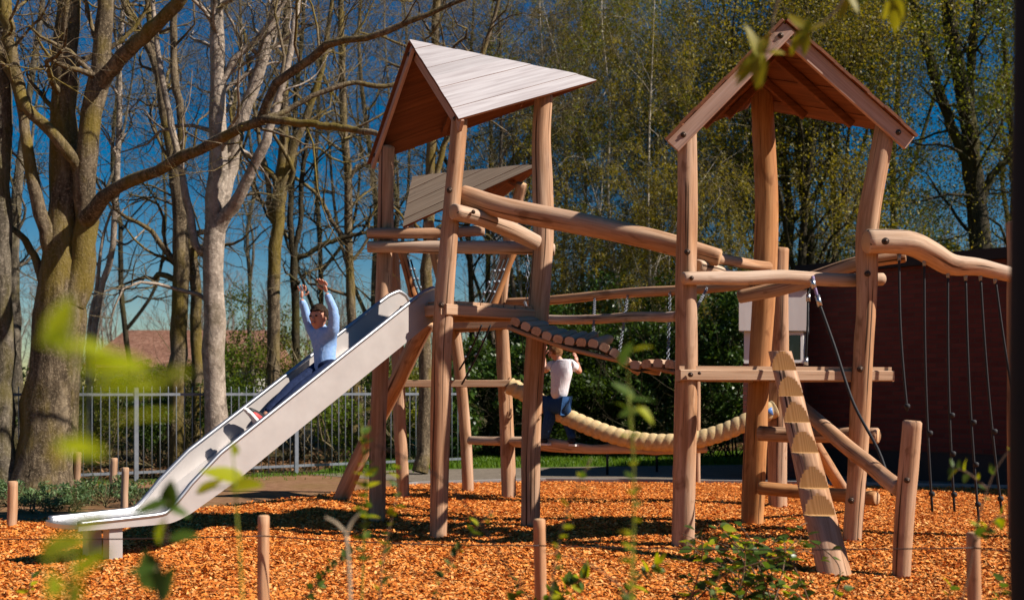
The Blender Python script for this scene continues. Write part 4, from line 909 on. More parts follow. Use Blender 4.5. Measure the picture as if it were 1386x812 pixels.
# far wood as one hazy mass of twigs
g = np.random.default_rng(77); n = 420; x = g.uniform(-50, 48, n); y = g.uniform(48, 80, n); h = g.uniform(4.5, 8.5, n)+np.where(x > -3, 4, 0)
P = np.zeros((n, 6, 3)); P[:, 0] = np.stack([x, y, 0*x], -1)
for k in range(1, 6): P[:, k] = P[:, k-1]+np.c_[g.normal(0, .18, (n, 2)), h/5]
R = g.uniform(.05, .12, n)[:, None]*np.linspace(1, .15, 6)
C1 = grow(P, R, 4200, 2.2, 32, K=5, trop=.15, g=g, rr=.5, rmax=.03, tr=(.15, 1)); C2 = grow(C1[0], C1[1], 26000, 1.1, 30, K=3, trop=.1, g=g, rmax=.012)
V, Fs = stack([tubes(P, R, 5), tubes(C1[0], C1[1], 3), tubes(C2[0], np.maximum(C2[1], .008), 3)])
M['far_twig'] = bark('far_twig', [(.3, (.12, .085, .06)), (.7, (.24, .18, .14))])
tag(obj('distant_wood', V, [np.concatenate(Fs)], M['far_twig'], origin=(0, 0, 0)), 'distant greyish brown mass of bare trees along the horizon', 'wood', kind='stuff')

# ------------------------------------------------------------------ shrubs
def shrub(name, label, group, c, rad, nl, size, mat, seed, stems=14, barkm='bark_dark', asp=.55, clump=26, fill=1.0):
    g = np.random.default_rng(seed); c = V3(c); rad = V3(rad)
    root = thing(name, (c[0], c[1], 0), label, 'shrub', group)
    P = np.zeros((stems, 6, 3)); d = unit(np.c_[g.normal(0, .6, (stems, 2)), np.ones(stems)]); P[:, 0] = c*[1, 1, 0]+np.c_[g.normal(0, .12, (stems, 2)), np.full(stems, -.05)]
    top = c[2]+rad[2]
    for k in range(1, 6): d = unit(d+g.normal(0, .18, (stems, 3))); P[:, k] = P[:, k-1]+d*(top/5.4)*np.minimum(1, rad[:1].max()/1.0+.4)
    R = np.linspace(1, .3, 6)[None]*g.uniform(.010, .022, stems)[:, None]
    C1 = grow(P, R, stems*8, .6*rad[0]+.15, 45, K=5, g=g, rmax=.009)
    V, Fs = stack([tubes(P, R, 5), tubes(C1[0], C1[1], 3)]); tag(obj('stems', V, [np.concatenate(Fs)], M[barkm], root, True), kind='stuff')
    dirs = unit(g.normal(size=(clump, 3))); rr_ = g.uniform(.25, 1, clump)**.5; cc = c+dirs*rad*rr_[:, None]*.85; cc[:, 2] = np.maximum(cc[:, 2], .08)
    cr = g.uniform(.16, .42, clump)*rad.mean()*fill; w_ = cr**2/np.sum(cr**2); k_ = g.choice(clump, nl, p=w_)
    pts = cc[k_]+unit(g.normal(size=(nl, 3)))*(cr[k_]*g.uniform(.3, 1.05, nl)**.6)[:, None]*np.array([1, 1, .8]); pts[:, 2] = np.maximum(pts[:, 2], .02)
    V, Fq = leaves(pts, size, g, asp, up=.5); tag(obj('crown', V, [Fq], M[mat], root), kind='stuff')
    return root
# evergreens behind the lawn
EL = ['behind the splayed tower post by the balance beam', 'behind the boy in the white T-shirt', 'just right of the boy in the white T-shirt', 'under the sagging middle of the plank bridge', 'behind the low point of the thick rope', 'left of the nearest gabled tower post', 'right of the nearest gabled tower post', 'beside the white annex', 'seen between the splayed tower posts', 'behind the middle splayed tower post']
for i, (px, Y0, hp, wp) in enumerate([(690, 21.5, 120, 70), (730, 22.5, 170, 80), (775, 21.5, 130, 80), (815, 23, 190, 90), (860, 21.8, 150, 85), (905, 22.8, 200, 90), (950, 21.6, 160, 90), (992, 21.2, 190, 80), (640, 22.0, 110, 80), (605, 20.8, 90, 70)]):
    H_ = EYE+(hp-0)/F*Y0-.35; w_ = wp/F*Y0*.72
    shrub('evergreen_shrub', 'dense dark evergreen shrub '+EL[i], 'evergreens behind the lawn', ((px-CX)/F*Y0, Y0, H_*.48), (w_, .8, H_*.52), 7500, .085, ['leaf_dark', 'leaf_dark', 'leaf_green'][i % 3], 600+i, clump=36)
# fresh green hawthorn behind the fence
HL_ = ['fresh green shrub behind the fence right of the pale trunk', 'light green shrub behind the fence below the raised arms', 'fresh green shrub behind the fence right of the boy on the slide', 'green shrub behind the fence left of the slide tower', 'light green shrub behind the fence under the slide top', 'light green shrub behind the fence left of the pale trunk', 'green shrub below the bungalow roof', 'light green shrub just right of the old tree, behind the fence', 'green shrub between the lichened trunk and the old tree', 'light green shrub left of the lichened trunk', 'tall light green shrub furthest behind the pale trunk', 'tall green shrub furthest behind the top of the slide', 'small green shrub against the fence by the dark forked tree', 'green shrub against the fence at the pale trunk']
for i, (px, Y0, hp, wp, mt) in enumerate([(330, 20.5, 120, 70, 'leaf_fresh'), (395, 21.5, 140, 80, 'leaf_spring'), (450, 20.5, 110, 70, 'leaf_fresh'), (510, 21.5, 90, 70, 'leaf_green'), (555, 20.4, 70, 60, 'leaf_spring'), (255, 22, 60, 80, 'leaf_spring'), (190, 21, 35, 70, 'leaf_green'), (130, 20, 40, 60, 'leaf_spring'), (30, 19, 60, 70, 'leaf_green'), (-50, 18, 50, 70, 'leaf_spring'), (330, 24.5, 170, 90, 'leaf_spring'), (470, 25, 150, 100, 'leaf_green'), (220, 18.6, 15, 45, 'leaf_green'), (300, 19.2, 40, 55, 'leaf_green')]):
    H_ = EYE+hp/F*Y0-.2; w_ = wp/F*Y0*.7
    shrub('hawthorn_shrub', HL_[i], 'shrubs behind the railing fence', ((px-CX)/F*Y0, Y0, H_*.5), (w_, .8, H_*.55), 4200, .055, mt, 700+i, clump=40, fill=.85, barkm='twig')
for i, (px, Y0, hp, wp, mt, lab) in enumerate([(110, 31, 52, 70, 'leaf_spring', 'bushy growth against the left end of the bungalow'), (175, 33, 40, 60, 'leaf_olive', 'olive bush below the middle of the bungalow roof'), (235, 30, 58, 60, 'leaf_spring', 'light green bush before the right half of the bungalow'), (290, 34, 75, 60, 'leaf_green', 'green bush at the right end of the bungalow'), (205, 38, 62, 50, 'leaf_fresh', 'fresh green bush reaching up to the bungalow ridge')]):
    H_ = EYE+hp/F*Y0-.2; w_ = wp/F*Y0*.7
    shrub('hedge_shrub', lab, 'bushes in front of the bungalow', ((px-CX)/F*Y0, Y0, H_*.5), (w_, 1.0, H_*.55), 5000, .075, mt, 760+i, clump=46, fill=.7, barkm='twig')
# dense green wall right of centre under the catkin trees
TL = ['green thicket behind the boy in the white T-shirt', 'olive thicket above the middle of the plank bridge', 'green thicket behind the nearest gabled tower post', 'light green thicket behind the middle gabled tower post', 'olive thicket between the slide tower and the bridge', 'green thicket rising behind the white annex', 'green thicket behind the left part of the flat roof', 'light green thicket left of the big dark trunk', 'green thicket behind the far end of the crooked beam']
for i, (px, Y0, hp, wp, mt) in enumerate([(760, 27, 260, 110, 'leaf_green'), (845, 28, 300, 110, 'leaf_olive'), (930, 27, 280, 110, 'leaf_green'), (1010, 28, 260, 100, 'leaf_spring'), (700, 28, 220, 100, 'leaf_olive'), (1090, 30, 240, 110, 'leaf_green'), (1180, 32, 260, 130, 'leaf_green'), (1270, 31, 280, 130, 'leaf_spring'), (1350, 32, 260, 120, 'leaf_green')]):
    H_ = EYE+hp/F*Y0-.6; w_ = wp/F*Y0*.7
    shrub('tall_shrub', TL[i], 'thickets under the trees', ((px-CX)/F*Y0, Y0, H_*.5), (w_, 1.2, H_*.52), 9000, .085, mt, 800+i, clump=60, fill=.6, stems=20)
# low ground cover in front of the fence at the left
g = np.random.default_rng(5)
for i in range(13):
    px = -20+i*17+g.normal(0, 3); b0 = gr(px, 684+g.uniform(-6, 5)-max(0, px-90)*.06)
    shrub('groundcover_plant', 'low bluish green ground cover plant in front of the railing fence', 'ground cover by the old tree', (b0[0], b0[1], .13), (.19, .3, .15), 420, .05, 'cover', 900+i, stems=6, asp=.35, clump=14, barkm='twig')

# ------------------------------------------------------------------ people
def skin(chains, sub=2):
    """chains: list of (verts [(x,y,z,rx[,ry])], edges); each island grown by a Skin modifier, joined"""
    outV, outF, k = [], [], 0
    for verts, edges in chains:
        me = bpy.data.meshes.new('t'); me.from_pydata([tuple(map(float, v[:3])) for v in verts], edges, []); o = bpy.data.objects.new('t', me); COL.objects.link(o)
        md = o.modifiers.new('s', 'SKIN'); md.use_smooth_shade = True
        sv_ = me.skin_vertices[0].data
        for i, v in enumerate(verts): sv_[i].radius = (float(v[3]), float(v[4] if len(v) > 4 else v[3])); sv_[i].use_root = (i == 0)
        if sub: o.modifiers.new('d', 'SUBSURF').levels = sub; 
        dg = bpy.context.evaluated_depsgraph_get(); e = o.evaluated_get(dg).to_mesh()
        V = np.zeros(len(e.vertices)*3); e.vertices.foreach_get('co', V); V = V.reshape(-1, 3)
        fs = [tuple(p.vertices) for p in e.polygons]
        outV.append(V); outF += [tuple(i+k for i in f) for f in fs]; k += len(V)
        bpy.data.objects.remove(o); 
    d = {}
    for f in outF: d.setdefault(len(f), []).append(f)
    return np.concatenate(outV), [np.array(x) for x in d.values()]
def chain(pts): return (pts, [(i, i+1) for i in range(len(pts)-1)])
def vp(p, *r): return (*p, *r)
def ell(c, ax, n=16, m=12):
    V = []; c = V3(c); ax = [V3(a) for a in ax]
    for i in range(m+1):
        ph = math.pi*i/m
        for j in range(n):
            t = 2*math.pi*j/n; V.append(c+ax[0]*math.sin(ph)*math.cos(t)+ax[1]*math.sin(ph)*math.sin(t)+ax[2]*math.cos(ph))
    Fq = [(i*n+j, i*n+(j+1) % n, (i+1)*n+(j+1) % n, (i+1)*n+j) for i in range(m) for j in range(n)]
    return np.array(V), np.array(Fq)
def fabric(name, c1, c2, sc=40):
    q = N(name); nz = q.noise(q.coord('Object', (1, 1, 1)), sc, 3); n2 = q.noise(q.coord('Object', (1, 1, .5)), 9, 4, .6, 1.0); q.bump(n2, .6, .02); return q.done(q.ramp(nz, [(.35, c1), (.65, c2)]), .85, .15)
q = N('skin'); q.b.inputs['Subsurface Weight'].default_value = .08; M['skin'] = q.done((.56, .27, .18), .5, .35)
M['shirt_blue'] = fabric('shirt_blue', (.24, .40, .72), (.32, .48, .78)); M['shirt_white'] = fabric('shirt_white', (.74, .68, .72), (.82, .78, .80))
M['jeans'] = fabric('jeans', (.012, .04, .115), (.025, .075, .18), 90); M['trousers'] = fabric('navy_trousers', (.012, .02, .055), (.02, .032, .085))
M['hair_dark'] = fabric('hair_dark', (.02, .012, .008), (.045, .025, .015), 60); M['hair_fair'] = fabric('hair_fair', (.16, .075, .03), (.26, .13, .055), 60)
M['shoe_red'] = N('shoe_red').done((.55, .06, .06), .5); M['shoe_black'] = N('shoe_black').done((.015, .015, .017), .5); M['sole'] = N('shoe_sole').done((.75, .73, .70), .6)
M['eye'] = N('eye').done((.02, .015, .012), .2); M['lip'] = N('lip').done((.42, .13, .11), .5); M['tooth'] = N('tooth').done((.75, .72, .66), .4)
def head_parts(c, fwd, up, h, chains):
    """head as part of the body chains; returns axes"""
    f, u = unit(V3(fwd)), unit(V3(up)); s_ = np.cross(f, u)
    return f, u, s_
def hand(wrist, d, palm_n, side, L=.145):
    """palm and five fingers; d = finger direction, palm_n = out of the palm, side = towards the thumb"""
    d, palm_n, side = unit(d), unit(palm_n), unit(side); out = []
    out.append(chain([vp(wrist, .020, .016), vp(wrist+d*.035, .029, .014), vp(wrist+d*.068, .031, .013)]))
    for k, (o_, l_) in enumerate(((.026, .052), (.009, .060), (-.009, .056), (-.025, .044))):
        b = wrist+d*.062+side*o_; a = d+side*o_*5
        out.append(chain([vp(b, .0085), vp(b+a*l_*.5+palm_n*.003, .008), vp(b+a*l_*.8+palm_n*.012, .0072), vp(b+a*l_+palm_n*.022, .006)]))
    b = wrist+d*.025+side*.024; a = unit(side*.8+d*.6)
    out.append(chain([vp(b, .011), vp(b+a*.03, .0095), vp(b+a*.05+d*.01+palm_n*.006, .0075)]))
    return out
def face(body, c, f, u, s_, h, hairmat):
    for sg in (-1, 1):
        V, Fq = ell(c+f*h*.395+s_*sg*h*.155+u*h*.04, (s_*.013, f*.008, u*.008), 10, 6); obj('eye', V, [Fq], M['eye'], body, True)
        V, Fq = ell(c+s_*sg*h*.36+u*-.005, (f*.018, s_*.008, u*.028), 10, 8); obj('ear', V, [Fq], M['skin'], body, True)
    V, Fq = ell(c+f*h*.43-u*h*.08, (s_*.011, f*.016, u*.02), 10, 8); obj('nose', V, [Fq], M['skin'], body, True)
    V, Fq = ell(c+f*h*.375-u*h*.24, (s_*.026, f*.008, u*.008), 12, 6); mo = obj('mouth', V, [Fq], M['lip'], body, True)
    V, Fq = ell(c+f*h*.383-u*h*.235, (s_*.018, f*.007, u*.004), 10, 6); obj('teeth', V, [Fq], M['tooth'], mo, True)
    hair(body, c, f, u, s_, h, hairmat)
def hair(body, c, f, u, s_, h, mat):
    g = np.random.default_rng(3); V, Fq = ell(c+u*.012-f*.008, (s_*h*.41, f*h*.45, u*h*.52), 26, 18)
    d = V-c; lim = np.where(d@f > h*.12, h*.20, -h*.18); keep = np.array([(d[q_]@u > lim[q_]).all() for q_ in Fq])
    V = V+g.normal(0, .004, V.shape); obj('hair', V, [Fq[keep]], mat, body, True)

# boy on the slide, facing down the slide with both arms up
fwd = SD+V3((0, -.12, 0)); fwd = unit(fwd); left = unit(np.cross(V3((0, 0, 1)), fwd))          # his left hand
pel = at(441, 497, 9.60); chest = at(437, 458, 9.61); nk = at(433, 441, 9.60); hd = at(431, 431, 9.56)
SHL, SHR = at(452, 446, 9.50), at(422, 446, 9.72)
ELL_, WRL = at(452, 421, 9.46), at(442, 396, 9.42); ELR, WRR = at(414, 424, 9.72), at(408, 404, 9.68)
HL = sp(1.02, .14, bedz(1.02)+.10); HR = sp(1.02, .34, bedz(1.02)+.10)
KL = sp(1.36, .15, bedz(1.36)+.13); KR = sp(1.33, .33, bedz(1.33)+.12); AL = sp(1.68, .16, bedz(1.68)+.065); AR = sp(1.60, .33, bedz(1.60)+.06)
b1 = thing('person', (pel[0], pel[1], pel[2]-.1), 'child in light blue shirt sliding down with both arms raised', 'person')
upv = unit(nk-pel)
core = [vp(pel, .055, .05), vp((pel+chest)/2, .06, .05), vp(chest, .075, .055), vp(nk, .036, .036), vp(hd-V3((0, 0, .07)), .05, .055), vp(hd, .076, .088), vp(hd+V3((0, 0, .065)), .07, .08), vp(hd+V3((0, 0, .098)), .035, .04)]
V_ = core+[vp(SHL, .042), vp(ELL_, .030), vp(WRL, .021), vp(SHR, .042), vp(ELR, .030), vp(WRR, .021), vp(HL, .042), vp(KL, .038), vp(AL, .028), vp(HR, .042), vp(KR, .038), vp(AR, .028)]
E_ = [(i, i+1) for i in range(7)]+[(2, 8), (8, 9), (9, 10), (2, 11), (11, 12), (12, 13), (0, 14), (14, 15), (15, 16), (0, 17), (17, 18), (18, 19)]
hands = hand(WRL, unit(WRL-ELL_)+V3((0, 0, .2)), fwd, V3((-.9, 0, .1)))+hand(WRR, unit(V3((.12, 0, 1))), fwd, V3((.9, 0, 0)))
V, Fs = skin([(V_, E_)]+hands); body = obj('body', V, Fs, M['skin'], b1, True)
ffw = unit(V3((-.40, -.90, 0)))
face(body, hd+V3((0, 0, .01)), ffw, V3((0, 0, 1)), np.cross(ffw, V3((0, 0, 1))), .2, M['hair_dark'])
sh = [vp(pel-V3((0, 0, .075)), .112, .10), vp(pel, .108, .09), vp((pel+chest)/2, .102, .085), vp(chest, .102, .08), vp(nk-V3((0, 0, .012)), .05, .048), vp(SHL, .056), vp(ELL_, .044), vp(WRL-unit(WRL-ELL_)*.005, .031), vp(SHR, .056), vp(ELR, .044), vp(WRR-unit(WRR-ELR)*.005, .031)]
V, Fs = skin([(sh, [(0, 1), (1, 2), (2, 3), (3, 4), (3, 5), (5, 6), (6, 7), (3, 8), (8, 9), (9, 10)])]); V += np.random.default_rng(1).normal(0, .0018, V.shape); st_ = obj('shirt', V, Fs, M['shirt_blue'], body, True)
col = MB().tube([nk+V3((0, 0, -.02)), nk+V3((0, 0, .012))], [.056, .05], 14).build('collar', M['shirt_blue'], st_, True)
tr = [vp((HL+HR)/2+V3((0, 0, .01)), .10, .075), vp(HL, .074), vp(KL, .058), vp(AL+unit(KL-AL)*.03, .043), vp(HR, .074), vp(KR, .058), vp(AR+unit(KR-AR)*.03, .043)]
V, Fs = skin([(tr, [(0, 1), (1, 2), (2, 3), (0, 4), (4, 5), (5, 6)])]); obj('trousers', V, Fs, M['trousers'], body, True)
def shoe(body, ank, d, up, mat, L=.21):
    d, up = unit(d), unit(up); s_ = np.cross(d, up)
    V, Fs = skin([chain([vp(ank-d*.045-up*.02, .036, .038), vp(ank+d*.02-up*.02, .040, .042), vp(ank+d*.09-up*.035, .040, .032), vp(ank+d*.15-up*.04, .030, .022)])])
    o = obj('shoe', V, Fs, mat, body, True)
    k = [(ank-d*.085+s_*.028), (ank-d*.085-s_*.028), (ank+d*.06-s_*.042), (ank+d*.16-s_*.028), (ank+d*.178), (ank+d*.16+s_*.028), (ank+d*.06+s_*.042)]
    lo = [p-up*.072 for p in k]; hi = [p-up*.048 for p in k]; MB().prism(lo, hi).build('sole', M['sole'], o)
nrm = unit(np.cross(SN, SD)); nrm = nrm if nrm[2] > 0 else -nrm
shoe(body, AL, unit(SD*.55+V3((0, 0, .62))), unit(-SD+V3((0, 0, .6))), M['shoe_red'])
shoe(body, AR, unit(SD*.6+V3((0, 0, .5))), unit(-SD+V3((0, 0, .7))), M['shoe_black'])

# boy climbing on the balance beam, straddling the thick rope, seen from behind
YB = 12.8
pel = at(756, 541, YB); chest = at(759, 503, YB-.02); nk = at(758, 486, YB); hd = at(751, 478, YB+.02)
SHL, SHR = at(747, 493, YB+.10), at(773, 492, YB-.06)
ELL_, WRL = at(737, 503, YB+.22), at(736, 482, YB+.30); ELR, WRR = at(785, 504, YB+.08), at(781, 490, YB+.2)
HL, HR = at(750, 546, YB+.08), at(763, 546, YB-.06); KL, KR = at(741, 575, YB+.02), at(769, 573, YB+.12); AL, AR = at(737, 594, YB+.08), at(775, 595, YB-.02)
b2 = thing('person', (pel[0], YB, AL[2]-.08), 'child in white T-shirt and jeans straddling the thick rope, back turned', 'person')
fwd2 = unit(V3((-.75, .62, -.1))); 
core = [vp(pel, .055, .05), vp((pel+chest)/2, .06, .05), vp(chest, .08, .058), vp(nk, .036), vp(hd-V3((-.02, 0, .06)), .05, .052), vp(hd, .074, .082), vp(hd+V3((0, 0, .06)), .068, .074), vp(hd+V3((0, 0, .09)), .035)]
V_ = core+[vp(SHL, .044), vp(ELL_, .032), vp(WRL, .023), vp(SHR, .044), vp(ELR, .032), vp(WRR, .023), vp(HL, .045), vp(KL, .04), vp(AL, .03), vp(HR, .045), vp(KR, .04), vp(AR, .03)]
hands = hand(WRL, V3((0, .2, 1)), V3((.5, .7, 0)), V3((.7, -.5, .1)))+hand(WRR, V3((-.2, .3, .9)), V3((-.8, .4, 0)), V3((.3, .8, .2)))
V, Fs = skin([(V_, E_)]+hands); body = obj('body', V, Fs, M['skin'], b2, True)
face(body, hd+V3((0, 0, .01)), fwd2, V3((0, 0, 1)), np.cross(fwd2, V3((0, 0, 1))), .195, M['hair_fair'])
sh = [vp(pel-V3((0, 0, .02)), .118, .105), vp((pel+chest)/2, .115, .098), vp(chest, .118, .09), vp(nk-V3((0, 0, .012)), .05), vp(SHL, .064), vp((SHL+ELL_)/2, .056), vp(SHR, .064), vp((SHR*.4+ELR*.6), .056)]
V, Fs = skin([(sh, [(0, 1), (1, 2), (2, 3), (2, 4), (4, 5), (2, 6), (6, 7)])]); V += np.random.default_rng(2).normal(0, .0018, V.shape); obj('shirt', V, Fs, M['shirt_white'], body, True)
tr = [vp(pel-V3((.02, .02, .05)), .135, .11), vp(HL-V3((0, 0, .02)), .10), vp(KL, .066), vp(AL+V3((0, 0, .0)), .054), vp(HR-V3((0, 0, .02)), .098), vp(KR, .064), vp(AR, .052)]
V, Fs = skin([(tr, [(0, 1), (1, 2), (2, 3), (0, 4), (4, 5), (5, 6)])]); obj('jeans', V, Fs, M['jeans'], body, True)
shoe(body, AL, V3((-.6, .7, 0)), V3((0, 0, 1)), M['shoe_black']); shoe(body, AR, V3((-.5, .75, 0)), V3((0, 0, 1)), M['shoe_black'])

# ------------------------------------------------------------------ foreground plants
def rooted(P):
    """carry a stem that starts below the picture on down to the ground"""
    P = np.array(P, float); b = P[0]; foot = V3((b[0]+.25*(b[0]-P[1][0]), b[1]+.03, -.02))
    return P if b[2] < .03 else np.vstack([foot, (foot*.45+b*.55), P])
def leaf_mesh(name, mat, wd=.42, fold=.12, curl=.15, tip=.7):
    K = 7; V = []; 
    for i in range(K):
        t = i/(K-1); w_ = wd*.5*math.sin(math.pi*t**tip)**.8 if 0 < i < K-1 else .004
        z = -curl*t*t
        V += [(t, -w_, z+fold*w_*2), (t, 0, z), (t, w_, z+fold*w_*2)]
    Fq = []
    for i in range(K-1): a = i*3; Fq += [(a, a+3, a+4, a+1), (a+1, a+4, a+5, a+2)]
    return raw_mesh(name, np.array(V), [np.array(Fq)], mat, True)
LMN = [leaf_mesh('leaf', M['leaf_near'], .5, .1, .12), leaf_mesh('leaf', M['leaf_near'], .62, .16, -.1), leaf_mesh('leaf', M['leaf_nearfresh'], .5, .12, .18)]
LMF = [leaf_mesh('leaf', M['leaf_nearfresh'], .5, .1, .15), leaf_mesh('leaf', M['leaf_nearfresh'], .56, .14, -.12)]
LMY = [leaf_mesh('leaf', M['leaf_yellow'], .36, .1, .3), leaf_mesh('leaf', M['leaf_yellow'], .42, .12, .15)]
LMB = [leaf_mesh('leaf', M['leaf_near'], .62, .12, .1), leaf_mesh('leaf', M['leaf_nearfresh'], .6, .12, .1), leaf_mesh('leaf', M['leaf_green'], .62, .1, .2), leaf_mesh('leaf', M['leaf_dark'], .62, .1, .2)]
def put_leaf(parent, p, d, nrm, size, me):
    d = unit(V3(d)); n_ = V3(nrm); n_ = unit(n_-d*np.dot(n_, d)); s_ = np.cross(n_, d)
    o = bpy.data.objects.new('leaf', me); link(o, parent, p); o.rotation_mode = 'QUATERNION'
    o.rotation_quaternion = Matrix((d, s_, n_)).transposed().to_quaternion(); o.scale = (size, size, size)
    return o
def plant(label, path, r, stemmat, meshes, n, size, seed, t0=.25, group='leafy stems in the foreground', name='leafy_plant', cat='plant', side=None, extra=None, pair=False):
    g = np.random.default_rng(seed); nv0 = len(path); path = rooted(path); P = catmull(path, 40); m = len(P); t0 = max(t0, .62)
    root = thing(name, P[0], label, cat, group)
    MB().tube(P, np.linspace(r, r*.45, m), 6).build('stem', stemmat, root, True)
    br_ = [P]
    for e in (extra or []):
        Q = catmull(np.array(e, float), 14); MB().tube(Q, np.linspace(r*.7, r*.35, 14), 5).build('twig', stemmat, root, True); br_.append(Q)
    for k in range(n):
        B_ = br_[k % len(br_)] if extra else P
        t = (t0 if B_ is P else .2)+(1-(t0 if B_ is P else .2))*(k+g.random()*.6)/n if not extra else g.uniform(t0 if B_ is P else .15, 1)
        i = min(int(t*(len(B_)-1)), len(B_)-2); p = B_[i]; T = unit(B_[i+1]-B_[i])
        for sg in ((1, -1) if pair else (g.choice([-1, 1]),)):
            a = g.uniform(0, 6.28); out = unit(np.cross(T, V3((math.cos(a), math.sin(a), .2))))*sg
            d = unit(out+T*g.uniform(.1, .8)+V3((0, 0, g.uniform(-.25, .25))))
            put_leaf(root, p, d, V3((g.normal(0, .4), g.normal(-.2, .4), 1)), size*g.uniform(.6, 1.25), meshes[g.integers(len(meshes))])
    return root
# blurred bright leaves close to the lens, left
def near_leaves(label, Y0, path, leafs, size_px, seed, meshes=LMF, r=.0025, mat='stem_green'):
    g = np.random.default_rng(seed); P = catmull(rooted([at(*p) for p in path]), 40); root = thing('leafy_plant', P[0], label, 'plant', 'leafy stems in the foreground')
    MB().tube(P, np.linspace(r*1.3, r*.4, 40), 6).build('stem', M[mat], root, True)
    for px, py, ang, s in leafs:
        p = at(px, py, Y0+g.normal(0, .05)); a = math.radians(ang); d = V3((math.cos(a), g.normal(0, .25), math.sin(a)))
        put_leaf(root, p-d*s/F*Y0*.5, d, V3((g.normal(0, .2), -.55+g.normal(0, .25), .9)), s/F*Y0, meshes[g.integers(len(meshes))])
        i = np.argmin(np.linalg.norm(P-p, axis=1)); q0 = p-d*s/F*Y0*.5
        MB().tube([P[i], (P[i]+q0)/2+V3((0, 0, .004)), q0], r*.5, 5).build('leaf_stalk', M[mat], root, True)
    return root
near_leaves('blurred twig with bright green leaves in front of the old tree trunk', 1.0, [(60, 830, 1.0), (105, 700, 1.0), (110, 600, 1.0), (105, 520, 1.0), (95, 440, 1.0)],
            [(82, 432, 80, 80), (110, 470, 15, 70), (70, 462, 160, 55), (160, 500, -10, 100), (150, 520, 10, 60), (235, 505, 20, 80), (195, 560, 15, 100), (140, 485, -30, 80), (200, 530, -5, 70), (110, 610, -20, 70)], 80, 1)
near_leaves('blurred stem with yellow green leaves in front of the slide end', 1.15, [(100, 860, 1.15), (92, 800, 1.15), (95, 750, 1.15), (120, 715, 1.15)],
            [(85, 738, 20, 75), (125, 712, 12, 60), (128, 762, 25, 62), (105, 800, 70, 50), (70, 790, 110, 45)], 60, 2)
near_leaves('upright yellow green stalk crossing the middle of the slide', 2.3, [(328, 840, 2.3), (325, 760, 2.3), (320, 690, 2.3), (318, 640, 2.3), (312, 600, 2.3)],
            [(300, 640, 155, 70), (335, 655, 10, 55), (285, 660, 20, 45), (318, 607, 100, 18)], 60, 3, r=.004)
near_leaves('dark blurred sprig in front of the foot of the slide', 2.0, [(215, 845, 2.0), (212, 780, 2.0), (225, 720, 2.0), (222, 690, 2.0), (228, 660, 2.0)],
            [(205, 690, 200, 50), (232, 668, 80, 45), (240, 690, -20, 40), (215, 720, 240, 40), (250, 725, 10, 45), (205, 770, 110, 60), (230, 790, 70, 55), (190, 775, 190, 45)], 50, 4, LMN, mat='stem_brown')
for i, (lab, path, n, sz) in enumerate([
    ('tall slender stem with small leaves in front of the shaded left tower post', [(489, 850, 3.4), (492, 740, 3.4), (496, 660, 3.4), (490, 590, 3.4), (488, 545, 3.4)], 16, .035),
    ('slender leafy stem crossing between the two nearest slide tower posts', [(512, 850, 3.3), (518, 760, 3.3), (535, 680, 3.3), (541, 640, 3.3), (550, 610, 3.3)], 14, .034),
    ('wispy leafy stem at the foot of the post that carries the thick log', [(575, 850, 3.6), (600, 780, 3.6), (640, 720, 3.6), (668, 690, 3.6)], 16, .03),
    ('thin twiggy stem leaning beside the low post under the bridge', [(742, 850, 3.0), (752, 760, 3.0), (768, 690, 3.0), (800, 620, 3.0)], 14, .026),
    ('tall stem with broad leaves in front of the thick braided rope', [(852, 850, 2.6), (856, 740, 2.6), (858, 660, 2.6), (855, 600, 2.6), (850, 535, 2.6)], 12, .03),
    ('low leafy shoot on the chips between bridge and gabled tower', [(835, 860, 4.2), (850, 800, 4.2), (880, 770, 4.2), (905, 758, 4.2)], 16, .05),
    ('creeping leafy shoot in front of the left low post', [(395, 840, 4.0), (430, 790, 4.0), (455, 765, 4.0), (480, 745, 4.0)], 16, .04),
    ('small leafy shoot just right of the low post under the bridge', [(700, 850, 4.6), (740, 815, 4.6), (775, 790, 4.6), (800, 780, 4.6)], 18, .06)]):
    plant(lab, [at(*p) for p in path], .0035, M['stem_green' if i in (0, 4) else 'stem_brown'], LMN if i != 4 else [LMN[0], LMF[0]], int(n*1.5), sz*1.15, 40+i, t0=.2, pair=(i in (0, 4)))
near_leaves('broad out of focus leaves in front of the bridge sag', 2.4, [(858, 700, 2.4), (857, 600, 2.4), (852, 540, 2.4), (848, 470, 2.4)],
            [(850, 480, 60, 40), (870, 470, 20, 30), (842, 530, 150, 40), (870, 540, 5, 40), (875, 560, -40, 34), (852, 560, 200, 30)], 40, 8, LMN)
# bare twigs
def twig(label, paths, r, mat):
    P0 = at(*paths[0][0]); root = thing('dead_plant', P0, label, 'twig', 'bare twigs in the foreground')
    for k, pth in enumerate(paths):
        P = np.array([at(*p) for p in pth]); P = catmull(rooted(P) if k == 0 else P, 30); MB().tube(P, np.linspace(r, r*.55, 30)*(1 if k == 0 else .7), 6).build('stem' if k == 0 else 'fork', M[mat], root, True)
twig('pale forked dead twig standing on the chips', [[(474, 850, 2.8), (473, 780, 2.8), (468, 720, 2.8)], [(468, 722, 2.8), (455, 708, 2.8), (440, 700, 2.8)], [(468, 722, 2.8), (476, 706, 2.8), (486, 695, 2.8)]], .0075, 'stem_pale')
twig('long brown twig arching from the slide tower post to the ground', [[(745, 860, 2.9), (700, 790, 2.9), (655, 715, 2.9), (600, 650, 2.9), (540, 615, 2.9), (505, 602, 2.9)]], .004, 'stem_brown')
twig('thin brown twig curving in front of the gabled tower foot', [[(865, 860, 3.2), (855, 815, 3.2), (830, 785, 3.2), (790, 760, 3.2), (735, 745, 3.2)]], .003, 'stem_brown')
